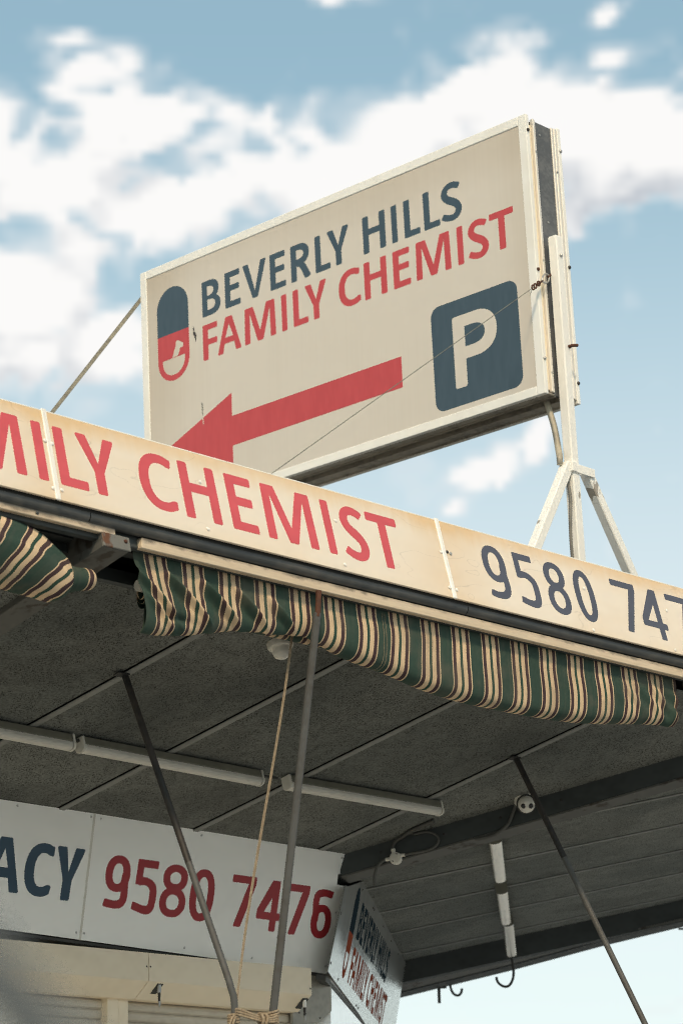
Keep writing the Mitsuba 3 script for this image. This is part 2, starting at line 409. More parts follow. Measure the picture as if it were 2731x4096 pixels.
def soffit_fn(p, n, uv):
    a, b = mikit.voronoi(p.x * 84, p.y * 84)[0], mikit.noise(p.x * 120, p.y * 120, p.z * 120)
    big = mikit.fbm(p.x * 1.8, p.y * 1.8, 0.0, 3)
    spot = mikit.smoothstep(0.34, 0.16, a + (b - 0.5) * 0.2) * mikit.smoothstep(0.30, 0.55, mikit.noise(p.x * 21 + 5, p.y * 21, 3.0))
    c = mikit.mix((.172, .178, .165), (.128, .136, .128), mikit.smoothstep(0.3, 0.7, big)) * (0.55 + 0.75 * b) * 0.98
    stain = mikit.smoothstep(.56, .72, mikit.fbm(p.x * 1.1 + 3, p.y * 1.9, 6.0, 4)) * .22 + mikit.smoothstep(.012, .0, dr.abs(mikit.fbm(p.x * 1.3, p.y * 1.3, 9.0, 3) - .47)) * .10
    return c * (1 - 0.66 * spot) * (1 - stain)


bsdf('m_soffit', mikit.proc(soffit_fn), .9, .1)
bsdf('m_batten', weather((.21, .216, .205), (.125, .13, .122), 8, 50, .5), .6)
bsdf('m_beam', weather((.045, .053, .054), (.026, .03, .03), 7, 30, .7), .6)
bsdf('m_steel', flake((.095, .095, .088), (.04, .033, .026), 12, .6, .72, (.06, .06, .055)), .6)
bsdf('m_rustplate', flake((.15, .148, .136), (.11, .048, .024), 24, .50, .64, (.11, .10, .09)), .7)
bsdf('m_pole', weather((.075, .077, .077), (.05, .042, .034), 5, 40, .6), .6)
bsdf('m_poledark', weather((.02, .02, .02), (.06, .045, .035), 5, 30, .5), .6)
bsdf('m_rope', mikit.proc(lambda p, n, uv: mikit.mix((.33, .265, .19), (.25, .195, .135), mikit.smoothstep(.35, .65, mikit.noise(p.x * 300, p.y * 300, p.z * 90)))), .9, .1)
bsdf('m_lampbody', weather((.16, .155, .125), (.1, .1, .08), 6, 30, .5), .35)
bsdf('m_diffuser', weather((.56, .54, .49), (.42, .4, .35), 3, 20, .5), .22)
bsdf('m_cornerlamp', weather((.70, .68, .62), (.45, .43, .38), 3, 20, .4), .2)
bsdf('m_plastic', weather((.62, .60, .54), (.4, .38, .33), 10, 50, .5), .4)
bsdf('m_conduit', weather((.20, .19, .17), (.09, .09, .085), 14, 50, .7), .5)
bsdf('m_flex', weather((.42, .38, .30), (.25, .22, .18), 14, 50, .5), .5)
bsdf('m_cable', weather((.085, .085, .078), (.05, .05, .048), 14, 50, .7), .6)
bsdf('m_glass', (.01, .01, .012), .08, .6)


def wallsign_fn(p, n, uv):
    k = mikit.smoothstep(.35, .75, mikit.fbm(p.x * 1.5, p.z * 3, 1.0, 3)) * .5 + mikit.smoothstep(.5, .8, mikit.fbm(p.x * 5, p.z * 1.6, 2.0, 3)) * .12
    return mikit.mix((.87, .87, .845), (.76, .755, .73), dr.clip(k, 0, 1))


bsdf('m_wallsign', mikit.proc(wallsign_fn), .28)
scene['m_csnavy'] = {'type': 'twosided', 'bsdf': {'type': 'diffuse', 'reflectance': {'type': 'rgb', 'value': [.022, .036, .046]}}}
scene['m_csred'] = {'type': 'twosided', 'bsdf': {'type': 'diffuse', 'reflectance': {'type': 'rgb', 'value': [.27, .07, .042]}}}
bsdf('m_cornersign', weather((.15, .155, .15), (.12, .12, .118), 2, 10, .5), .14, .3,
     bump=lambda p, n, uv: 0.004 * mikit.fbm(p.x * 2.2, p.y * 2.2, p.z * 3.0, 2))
bsdf('m_hood', weather((.80, .70, .54), (.66, .56, .41), 3, 20, .4), .4)
bsdf('m_slat', weather((.55, .50, .41), (.38, .34, .28), 4, 30, .5), .45)
bsdf('m_wall', weather((.42, .40, .35), (.3, .28, .25), 2, 12, .5), .8)
bsdf('m_plate', weather((.36, .35, .31), (.2, .2, .18), 8, 30, .6), .5)
bsdf('m_pilaster', weather((.82, .84, .85), (.6, .6, .6), 5, 18, .3, .15), .12, .7)
bsdf('m_roof', weather((.30, .29, .27), (.18, .17, .16), 3, 14, .6), .6)
bsdf('m_strut', weather((.20, .19, .15), (.10, .095, .08), 30, 110, .9), .5, metallic=.35)


def stripe(u):
    """Awning canvas: dark green with a group of cream, maroon and green bands."""
    c = mi.Color3f(.033, .060, .047)
    f = u / 0.2078; f = f - dr.floor(f)
    cream, mar, grn = mi.Color3f(.60, .445, .29), mi.Color3f(.058, .034, .036), mi.Color3f(.028, .060, .044)
    for a, b, col in ((0, .03, cream), (.03, .135, mar), (.135, .262, cream), (.262, .348, grn), (.348, .475, cream), (.475, .58, mar), (.58, .615, cream)):
        c = dr.select((f >= a) & (f < b), col, c)
    return c


def canvas_fn(p, n, uv):
    w = 0.94 + 0.12 * mikit.noise(uv.x * 900, uv.y * 900)
    fade = 0.88 + 0.24 * mikit.fbm(uv.x * 3, uv.y * 6, 1.0, 2)
    grime = mikit.smoothstep(.45, .8, mikit.fbm(uv.x * 7, uv.y * 9, 5.0, 4)) * .30 + mikit.smoothstep(.5, .75, mikit.fbm(uv.x * 45, uv.y * 2.5, 2.0, 2)) * .10
    return mikit.mix(stripe(uv.x - 6.712) * w * fade, (.13, .115, .09), grime)


bsdf('m_canvas', mikit.proc(canvas_fn), .75, .2)
bsdf('m_ground', mikit.proc(lambda p, n, uv: mikit.mix((.20, .205, .205), (.27, .27, .27), mikit.fbm(p.x * 1.3, p.y * 1.3, 0.0, 4))), .9, .2)
bsdf('m_path', mikit.proc(lambda p, n, uv: mikit.mix((.48, .475, .455), (.39, .385, .365), mikit.fbm(p.x * 1.1, p.y * 1.1, 3.0, 4))), .9, .2)
bsdf('m_near', weather((.46, .50, .52), (.42, .45, .48), 8, 30, .4), .35)
bsdf('m_rubber', (.10, .11, .115), .6)

# ------------------------------------------------------------------ ground, pavement, building
gz = 0.0
g = add('road', bev(WORLD, -900, 900, -900, 900, -.5, -.12, .01), 'm_ground'); tag(g, 'grey asphalt road in front of the corner shop', kind='structure')
side = A([[-60, 7.9], [11.3, 7.9], [15.9, 11.9], [24.0, 60], [-60, 60]])
pv = trimesh.creation.extrude_polygon(Polygon(side), .12, engine='earcut'); pv.apply_translation([0, 0, -.12])
g = add('pavement', pv, 'm_path'); tag(g, 'pale concrete pavement under the street awning', kind='structure')

bd = thing('shop_building', 'corner shop building behind the awning, with white signs on its walls', 'building')
foot = Polygon([(-12, 10.24), (10.36, 10.34), (14.35, 13.64), (15.3, 22), (-12, 22)])
wl = trimesh.creation.extrude_polygon(foot, 5.0, engine='earcut')
add('wall', wl, 'm_wall', bd)
rf = trimesh.creation.extrude_polygon(foot.buffer(-.25, join_style=2), .02, engine='earcut'); rf.apply_translation([0, 0, 5.002]); add('roof', rf, 'm_roof', bd)
add('parapet', cat_([trimesh.creation.extrude_polygon(foot.buffer(.02, join_style=2).difference(foot.buffer(-.22, join_style=2)), .25, engine='earcut').apply_translation([0, 0, 5.004])]), 'm_wall', bd)
# end plate between shutter hood and corner, with its bolt holes, and the tiled corner pier
add('end_plate', prism(WORLD, [(10.05, 3.16), (10.352, 3.16), (10.352, 2.955), (10.255, 2.885), (10.05, 2.86)], 10.15, 10.17), 'm_plate', bd)
for x, z in ((10.10, 2.965), (10.118, 2.99), (10.098, 2.93), (10.085, 3.10), (10.26, 2.91)):
    add('bolt', screw(WORLD, x, 10.15, z, .005, .004), 'm_bolt', bd)
PIER = Frame([10.355, 10.16, 0], CSD, [0, 0, 1])
add('pier', bev(PIER, 0.0, 4.75, 0, .16, 0, 3.16, .004), 'm_pilaster', bd)
add('sill', bev(PIER, 0.10, 4.7, -.05, .02, 2.72, 2.79, .004), 'm_plate', bd)

# roller shutters under the hood
sh = thing('roller_shutter', 'cream roller shutter with narrow slats below the hood box', 'shutter')
for i in range(9):
    z1 = 2.925 - i * .052
    for x0, x1 in ((5.6, 8.715), (8.855, 10.05)):
        P = [(0, 0), (.012, -.008), (.016, -.026), (.012, -.042), (0, -.050)]
        v = A([(x, 10.20 - a, z1 + b) for x in (x0, x1) for a, b in P])
        f = [(j, j + 1, 6 + j) for j in range(4)] + [(j, 6 + j, 5 + j) for j in range(4)]
        add('slat', trimesh.Trimesh(v, f, process=False), 'm_slat', sh, smooth=40)
add('guide_channel', cat_([bev(WORLD, 8.712, 8.786, 10.14, 10.24, .0, 2.94, .004), bev(WORLD, 8.788, 8.858, 10.146, 10.24, .0, 2.94, .004)]), 'm_hood', sh)
add('backing', bev(WORLD, 5.5, 10.1, 10.204, 10.235, 0.0, 2.96, .002), 'm_slat', sh)

hd = thing('shutter_hood', 'long cream metal hood box over the roller shutter, below the white phone number sign', 'shutter hood')
prof = [(10.0, 3.155), (10.0, 3.012), (10.105, 2.928), (10.232, 2.928), (10.232, 3.155)]
for x0, x1 in ((5.5, 8.862), (8.866, 10.046)):
    HF = Frame([x0, 0, 0], [0, 1, 0], [0, 0, 1])
    add('cover', prism(HF, prof, -(x1 - x0), 0), 'm_hood', hd)
for x in (8.852, 8.878): add('rivet', screw(WORLD, x, 10.0, 3.085, .005, .003), 'm_bolt', hd)
add('rivet', screw(WORLD, 10.036, 10.0, 3.045, .005, .003), 'm_bolt', hd)
for nm, x, y, z, lb in (('hanging_chain', 8.955, 10.02, 3.015, 'small bracket with a silver chain below the hood, left of the tied poles'),
                        ('hanging_chain', 10.02, 10.03, 3.0, 'small bracket with a white sleeved chain at the right end of the hood')):
    t = thing(nm, lb, 'chain')
    add('bracket', prism(Frame([x, 0, 0], [0, 1, 0], [0, 0, 1]), [(y - .005, z), (y + .055, z - .046), (y + .048, z - .058), (y - .012, z - .012)], -.02, .02), 'm_dark', t)
    add('sleeve', tube([(x + .0, y + .0, z - .015), (x, y, z - .055)], .011, 12), 'm_zinc' if nm == 'hanging_chain' and x < 9 else 'm_white', t, 40)
    add('link', cat_([tube([(x, y, z - .055), (x + .001, y, z - .072)], .008, 10), tube([(x, y, z - .07), (x + .002, y, z - .098)], .007, 10)]), 'm_bolt', t, 40)
    add('tip', tube([(x + .002, y, z - .096), (x + .003, y, z - .118), (x + .003, y, z - .130)], [.007, .007, .002], 10), 'm_zinc', t, 40)

# ------------------------------------------------------------------ wall sign under the awning
ws = thing('wall_sign', 'white wall sign with dark red phone number under the awning, above the cream hood', 'sign')
bot = lambda x: -.634 - .024 * x
pts0 = [(-2.6, 0.0), (-.003, -.001), (.024, bot(0)), (-2.6, bot(-2.6))]
pts1 = [(.003, -.001), (1.915, -.012), (1.905, -.186), (1.838, -.184), (1.836, -.128), (1.9, -.13)]
pts1 = [(.003, -.001), (1.918, -.014), (1.912, -.128), (1.838, -.130), (1.840, -.188), (1.900, -.192), (1.858, -.680), (.030, bot(.03))]
add('panel', prism(WS, pts0, 0.0, .006), 'm_wallsign', ws)
add('panel', prism(WS, pts1, 0.0, .006), 'm_wallsign', ws)
add('joint_strip', prism(WS, [(-.006, 0), (.006, 0), (.033, -.636), (.021, -.636)], -.003, .0), 'm_plastic', ws)
dk = -.019
zt, zb_ = -.187, -.452
acy = word([('A', -.660, -.417), ('C', -.397, -.218), ('Y', -.210, -.021)], zb_, zt, .058, dk)
num = ([('9', .132, .300), ('5', .334, .500), ('8', .527, .712), ('0', .737, .912), ('7', 1.034, 1.214), ('4', 1.245, 1.425), ('7', 1.457, 1.633), ('6', 1.671, 1.832)])
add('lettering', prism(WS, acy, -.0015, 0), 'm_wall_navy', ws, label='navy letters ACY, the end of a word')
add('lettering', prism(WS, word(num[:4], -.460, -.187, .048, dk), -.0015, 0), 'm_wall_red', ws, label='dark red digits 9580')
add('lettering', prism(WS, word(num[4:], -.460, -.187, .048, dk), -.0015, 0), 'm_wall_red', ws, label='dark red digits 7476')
for x, z in ((-.505, -.020), (-.020, -.020), (.046, -.022), (-.004, -.600), (.048, -.600), (.761, -.03), (.752, -.62), (1.258, -.637), (1.86, -.342), (1.836, -.640), (1.85, -.04), (-.9, -.61)):
    add('screw', screw(WS, x, 0, z, .0065, .003), 'm_zinc', ws)
add('drip_edge', prism(WS, [(-2.6, bot(-2.6) - .004), (1.86, -.686), (1.86, -.70), (-2.6, bot(-2.6) - .02)], .012, .12), 'm_dark', ws)

# corner sign: the same layout as the big sign, glossy, on the chamfered wall
L1 = [('B', .545, .703), ('E', .745, .875), ('V', .899, 1.100), ('E', 1.130, 1.258), ('R', 1.304, 1.466), ('L', 1.503, 1.622), ('Y', 1.601, 1.778), ('H', 1.886, 2.060), ('I', 2.109, 2.151), ('L', 2.205, 2.323), ('L', 2.354, 2.473), ('S', 2.488, 2.637)]
L2 = [('F', .541, .667), ('A', .665, .869), ('M', .900, 1.160), ('I', 1.212, 1.254), ('L', 1.307, 1.426), ('Y', 1.405, 1.582), ('C', 1.678, 1.848), ('H', 1.879, 2.052), ('E', 2.103, 2.232), ('M', 2.276, 2.535), ('I', 2.586, 2.628), ('S', 2.666, 2.812), ('T', 2.824, 2.995)]
kx = lambda x: (x - .545) * 1.225 + .165
cs = thing('corner_sign', 'glossy white sign with foreshortened lettering on the angled corner wall under the awning', 'sign')
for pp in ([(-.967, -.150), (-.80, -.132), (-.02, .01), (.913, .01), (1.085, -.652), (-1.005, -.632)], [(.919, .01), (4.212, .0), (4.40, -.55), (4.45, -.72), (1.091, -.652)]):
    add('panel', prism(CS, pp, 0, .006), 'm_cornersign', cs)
for Lx, z0, z1, mt, lb in ((L1[:7], -.307, -.09, 'm_csnavy', 'navy first word of the upper line'), (L1[7:], -.307, -.09, 'm_csnavy', 'navy second word of the upper line'),
                          (L2[:6], -.572, -.357, 'm_csred', 'red first word of the lower line'), (L2[6:], -.572, -.357, 'm_csred', 'red second word of the lower line')):
    add('lettering', prism(CS, word([(c, kx(a), kx(b)) for c, a, b in Lx], z0, z1, .052), -.0015, 0), mt, cs, label=lb)
cap = LineString([(-.165, -.175), (-.165, -.455)]).buffer(.125, quad_segs=12)
add('pill_logo', prism(CS, cap.intersection(sbox(-1, -.315, 1, 0)), -.0015, 0), 'm_csnavy', cs)
add('pill_logo', prism(CS, cap.intersection(sbox(-1, -1, 1, -.315)).difference(Polygon(arcp(-.165, -.43, .085, .10, 180, 360, 20))), -.0015, 0), 'm_csred', cs)
for x, z in ((-.93, -.30), (-.95, -.58), (.0, -.04), (.87, -.03), (.96, -.03), (1.8, -.03), (2.6, -.03), (3.4, -.03), (4.15, -.05), (-.4, -.61), (.98, -.63), (1.14, -.63), (2.0, -.66)):
    add('screw', screw(CS, x, 0, z, .008, .004), 'm_bolt', cs)
add('bottom_trim', bev(CS, -1.0, 4.4, .004, .06, -.685, -.655, .003), 'm_dark', cs)

# ------------------------------------------------------------------ awning: roof sheet, soffits, battens, beams, gutter
aw = thing('street_awning', 'street awning with dark speckled ceiling sheets, thin battens and black gutter', 'awning')
NB = -.10
X0, X1 = 4.2, 11.6


def awn_sheet(pts, n0, n1):
    """pts are (x, b) in the awning's plane."""
    m = trimesh.creation.extrude_polygon(Polygon(pts), n1 - n0, engine='earcut'); v = m.vertices.copy(); v[:, 2] += n0; m.vertices = AWN(v); return m


sl = -0.075                                                    # the battens run a few degrees off square
mit = lambda b: 10.261 + (2.512 - b) * .513                    # mitre line: x at b
bat = [6.50, 7.353, 8.232, 9.165, 10.118]                      # x at b = 1.6
bx_at = lambda x0, b: x0 + sl * (b - 1.6)
edges = [4.6, 5.55] + bat
for i in range(len(edges)):
    xa = edges[i]; xb = edges[i + 1] if i + 1 < len(edges) else None
    bf = .36 if xa < 8 else .175
    if xb is None: pts = [(bx_at(xa, bf) + .004, bf), (mit(bf), bf), (mit(1.6 + 1.18), 2.78), (bx_at(xa, 2.62) + .004, 2.62)]
    else: pts = [(bx_at(xa, bf) + .004, bf), (bx_at(xb, bf) - .031, bf), (bx_at(xb, 2.62) - .031, 2.62), (bx_at(xa, 2.62) + .004, 2.62)]
    P_ = Polygon(pts)
    if i >= len(edges) - 2:
        P_ = P_.intersection(Polygon([(0, .05), (mit(.05), .05), (mit(2.65), 2.65), (0, 2.65)]))
    add('ceiling_sheet', awn_sheet(list(P_.exterior.coords)[:-1], NB, NB + .008), 'm_soffit', aw)
for i, xa in enumerate(edges[:2] + bat[1:]):
    b1 = 2.60
    if xa > 10: b1 = 2.5
    F1 = Frame(AWN(A([bx_at(xa, .36), .36, NB])), AWN(A([bx_at(xa, b1), b1, NB])) - AWN(A([bx_at(xa, .36), .36, NB])), NX)
    L = math.hypot(b1 - .36, sl * (b1 - .36))
    k = add('batten', bev(F1, 0, L, -.020, .020, -.009, -.0005, .003), 'm_batten', aw)
    for j in range(6):
        add('nail', screw(Frame(F1(A([.22 + j * .36 + (.03 if j % 2 else 0), (.006 if j % 2 else -.006), -.009])), EX, BXV), 0, 0, 0, .0055, .002, 8), 'm_bolt', k)
add('light_block', awn_sheet([(X0, .40), (mit(.40) - .03, .40), (mit(2.7) - .02, 2.70), (X0, 2.70)], NB + .014, NB + .018), 'm_dark', aw)  # added dark sheet above the ceiling, blocks stray light at the open joints
# roof sheet over it all (main and corner), open joists behind the gutter
add('roof_sheet', awn_sheet([(X0, .035), (X1 + .1, .035), (mit(2.8) + .30, 2.84), (X0, 2.84)], .085, .10), 'm_dark', aw)
for b0, zz, xe in ((.13, .0, 8.2), (.225, .02, 8.2), (.335, -.065, 8.2)):
    add('purlin', cat_([bev(AWN, X0, xe, b0, b0 + .018, zz - .028, zz + .03, .002), bev(AWN, X0, xe, b0, b0 + .045, zz - .034, zz - .028, .001)]), 'm_beam', aw)
jst = add('joist', cat_([bev(AWN, 6.437, 6.572, .061, 2.6, -.126, -.09, .003), bev(AWN, 6.44, 6.45, .061, .5, -.09, .0, .002)]), 'm_steel', aw)
add('plate', bev(AWN, 6.435, 6.580, .052, .060, -.126, -.062, .003), 'm_rustplate', jst, label='pale rusty end plate of the joist, between the two striped blinds')
for px in (6.555,): add('bolt', screw(Frame(AWN(A([px, .052, -.085])), EX, NX), 0, 0, 0, .009, .007), 'm_rust', jst)
add('hanger', cat_([bev(AWN, 6.18, 6.45, .27, .285, -.055, .05, .002), bev(AWN, 6.10, 6.115, .05, .28, -.055, -.045, .002)]), 'm_beam', aw)
# gutter: a half round of dark sheet with its joint collars
th = np.radians(np.linspace(200, -20, 16))
for gx0, gx1 in ((X0, 6.365), (6.369, 8.62), (8.624, X1)):
    G = []
    for x in np.linspace(gx0, gx1, 30):
        w = .0012 * math.sin(x * 9) + .0008 * math.sin(x * 23)
        G.append(np.c_[np.full(16, x), 7.566 + .028 * np.cos(th) + w, 4.478 - .030 * np.abs(np.sin(th)) * np.sign(np.sin(th))])
    G = A(G); f = []
    for i in range(29):
        for j in range(15):
            q = i * 16 + j; f += [(q, q + 16, q + 17), (q, q + 17, q + 1)]
    add('gutter', trimesh.Trimesh(G.reshape(-1, 3), f, process=False), 'm_gutter', aw, smooth=True)
add('gutter_back', bev(WORLD, X0, X1, 7.545, 7.60, 4.480, 4.52, .003), 'm_dark', aw)
add('edge_beam', bev(AWN, X0, X1, .085, .115, -.08, .08, .003), 'm_beam', aw)
# mitre beam between the main and the corner soffit
MA = AWN(A([10.261, 2.60, NB])); MA = AWN(A([mit(2.56), 2.56, NB])); MB = AWN(A([mit(-.1), -.1, NB]))
MF = Frame(MA, MB - MA, NX); ML = np.linalg.norm(MB - MA)
add('mitre_beam', cat_([bev(MF, 0, ML, -.002, .06, -.115, .05, .003)]), 'm_beam', aw)
add('mitre_flange', bev(MF, 0, ML, -.004, .13, -.128, -.116, .002), 'm_steel', aw)
for s_ in (.25, .62, .95, 1.3): add('bolt', screw(Frame(MF(A([s_, -.002, -.05])), MF.ex, MF.ez), 0, 0, 0, .007, .006), 'm_bolt', aw)


def cor_sheet(pts, n0, n1):
    m = trimesh.creation.extrude_polygon(Polygon(pts), n1 - n0, engine='earcut'); v = m.vertices.copy(); v[:, 2] += n0; m.vertices = COR(v); return m


sk2 = -.09
cb = [0.05, 1.20, 2.33, 3.46, 4.72]
cx_at = lambda x0, i: x0 + sk2 * (i + .9)
mh = lambda i: .50 + i * .60 if i > -1.1 else -.16 + (i + 1.1) * .80      # mitre line in the corner frame
ce = cb + [6.3]
m_in = []                                                       # where the mitre beam's far face meets the corner soffit
for s_ in (0.0, 3.4):
    q_ = MF(A([s_, .045, 0.0])) - COR.o; m_in.append((float(q_ @ COR.ex), float(q_ @ COR.ey)))
    # (x along the chamfered wall, y towards it)
m_in = [tuple(A(m_in[0]) + (A(m_in[0]) - A(m_in[1])) * t_ for t_ in (.1,))[0].tolist(), m_in[1]]
m_at = lambda i: m_in[1][0] + (m_in[0][0] - m_in[1][0]) * (i - m_in[1][1]) / (m_in[0][1] - m_in[1][1])
add('light_block', cor_sheet([(m_at(.28) + .02, .28), (m_at(-2.88) + .02, -2.88), (6.2, -2.88), (6.2, .28)], .014, .018), 'm_dark', aw)  # added dark sheet over the corner soffit, keeps sky light out of its joints
for k_ in range(-1, len(ce) - 1):
    a = ce[k_] if k_ >= 0 else -2.2; b = ce[k_ + 1]
    P_ = Polygon([(cx_at(a, .25) + .004, .25), (cx_at(b, .25) - .004, .25), (cx_at(b, -2.9) - .004, -2.9), (cx_at(a, -2.9) + .004, -2.9)])
    P_ = P_.intersection(Polygon([m_in[0], m_in[1], (7, -2.9), (7, .3)]))
    add('corner_sheet', cor_sheet(list(P_.exterior.coords)[:-1], 0, .008), 'm_soffit', aw)
for x0 in cb:
    i0, i1 = .2, -2.8
    for q_ in np.linspace(.2, -2.7, 60):
        if cx_at(x0, q_) > m_at(q_) + .05: break
        i0 = q_
    F1 = Frame(COR(A([cx_at(x0, i0), i0, 0])), COR(A([cx_at(x0, i1), i1, 0])) - COR(A([cx_at(x0, i0), i0, 0])), N2)
    k = add('batten', bev(F1, 0, i0 - i1, -.016, .016, -.009, -.0005, .003), 'm_batten', aw)
    for j in range(4): add('nail', screw(Frame(F1(A([.3 + j * .55, 0, -.009])), F1.ex, F1.ey), 0, 0, 0, .0055, .002, 8), 'm_bolt', k)
add('corner_roof', cor_sheet([(m_at(.45) - .1, .45), (m_at(-2.9) - .1, -2.9), (6.35, -2.9), (6.35, .45)], .20, .215), 'm_dark', aw)
# outer end of the corner soffit: beam, flat closing boards, lip
add('end_beam', cor_sheet([(5.14, .3), (5.17, -2.9), (5.32, -2.9), (5.29, .3)], -.155, -.001), 'm_beam', aw)
edge = [(6.27, .3), (6.25, 0), (6.03, -.94), (5.72, -1.66), (5.62, -2.2), (5.55, -2.9)]
add('end_board', cor_sheet([(5.325, -2.9), (5.295, .3)] + [(x - .45, y) for x, y in edge], -.150, -.135), 'm_steel', aw)
add('end_board', cor_sheet([(x - .445, y) for x, y in edge][::-1] + [(x - .12, y) for x, y in edge], -.158, -.135), 'm_beam', aw)
add('end_lip', cor_sheet([(x - .115, y) for x, y in edge][::-1] + edge, -.150, .0), 'm_dark', aw)
add('corner_fascia', bev(COR, -1.5, 6.0, -2.95, -2.905, -.02, .42, .004), 'm_fascia', aw)

# ------------------------------------------------------------------ fascia sign
fs = thing('fascia_sign', 'long brown stained cream fascia sign on the awning edge, red words and dark digits', 'sign')
jx = [6.18, 8.506]
for a, b in ((X0, jx[0] - .006), (jx[0] + .006, jx[1] - .006), (jx[1] + .006, X1)):
    add('panel', bev(FAS, a, b, 0, .012, 0, .404, .0015), 'm_fascia', fs)
    add('top_edge', bev(FAS, a, b, .001, .02, .4045, .410, .001), 'm_white', fs)
for x in jx:
    add('joint_strip', bev(FAS, x - .0125, x + .0125, -.006, 0.004, -.004, .414, .003), 'm_white', fs)
words = ([('F', 5.300, 5.446), ('A', 5.45, 5.69), ('M', 5.737, 6.040), ('I', 6.100, 6.149), ('L', 6.210, 6.356), ('Y', 6.324, 6.532), ('C', 6.648, 6.840), ('H', 6.880, 7.083), ('E', 7.145, 7.297), ('M', 7.352, 7.656),
              ('I', 7.721, 7.768), ('S', 7.830, 7.985), ('T', 8.006, 8.206)])
nums = ([('9', 8.777, 8.940), ('5', 9.003, 9.158), ('8', 9.222, 9.384), ('0', 9.441, 9.592), ('7', 9.750, 9.94), ('4', 9.950, 10.148), ('7', 10.193, 10.383), ('6', 10.41, 10.57)])
strips = unary_union([sbox(x - .014, -.1, x + .014, .5) for x in jx])
add('lettering', prism(FAS, word(words[:6], .074, .343, .051).difference(strips), -.0012, 0.0), 'm_fascia_red', fs, label='faded red word cut off by the left edge of the frame')
add('lettering', prism(FAS, word(words[6:], .074, .343, .051), -.0012, 0.0), 'm_fascia_red', fs, label='faded red word in the middle of the board')
add('lettering', prism(FAS, word(nums[:4], .060, .342, .042), -.0012, 0.0), 'm_fascia_navy', fs, label='dark slate digits 9580')
add('lettering', prism(FAS, word(nums[4:], .060, .342, .042), -.0012, 0.0), 'm_fascia_navy', fs, label='dark slate digits cut off by the right edge of the frame')
for x, v, mt in ((6.160, .262, 'm_white'), (6.196, .256, 'm_white'), (6.161, .046, 'm_white'), (6.205, .047, 'm_white'), (6.994, .263, 'm_white'), (6.987, .037, 'm_white'), (7.800, .250, 'm_white'), (7.797, .031, 'm_white'),
                (8.484, .233, 'm_white'), (8.529, .242, 'm_bolt'), (8.551, .237, 'm_zinc'), (8.484, .050, 'm_white'), (8.530, .047, 'm_white'), (9.520, .242, 'm_white'), (9.506, .014, 'm_white'), (10.174, .241, 'm_white'), (10.153, .017, 'm_white')):
    add('screw', screw(FAS, x, -.0012, v, .0085, .005), mt, fs)

# ------------------------------------------------------------------ striped canvas blinds and their timber head rails
bl = thing('awning_blind', 'long green and cream striped canvas blind under the awning edge, behind the grey pole', 'blind')
add('head_rail', cat_([bev(WORLD, 6.652, 11.2, 7.556, 7.592, 4.3985, 4.4435, .003)]), 'm_rail', bl)
BX = A([6.62, 6.717, 6.768, 6.845, 6.971, 7.086, 7.151, 7.276, 7.351, 7.502, 7.578, 7.656, 7.706, 7.765, 7.865, 7.975, 8.148, 8.279, 8.413, 8.595, 8.781, 8.989, 9.141, 9.336, 9.535, 9.740, 9.949, 10.110, 10.27, 10.30])
BZ = A([4.075, 4.073, 4.080, 4.088, 4.104, 4.128, 4.146, 4.170, 4.178, 4.190, 4.199, 4.212, 4.202, 4.191, 4.167, 4.151, 4.128, 4.111, 4.093, 4.079, 4.068, 4.064, 4.066, 4.077, 4.088, 4.107, 4.131, 4.149, 4.162, 4.164])
NXB, NS = 620, 96
xs = np.linspace(6.655, 10.272, NXB); ss = np.linspace(0, 1, NS)
zbx = np.interp(xs, BX, BZ)
zbx = np.convolve(np.pad(zbx, 8, mode='edge'), np.ones(17) / 17, 'valid')
belly = np.interp(xs, [6.6, 6.8, 7.2, 7.7, 8.0, 9.0, 10.0, 10.3], [.05, .06, .055, .05, .085, .095, .08, .06])
VV, UU = np.zeros((NXB, NS, 3)), np.zeros((NXB, NS, 2))
from scipy.interpolate import CubicSpline
rng = np.random.default_rng(4)
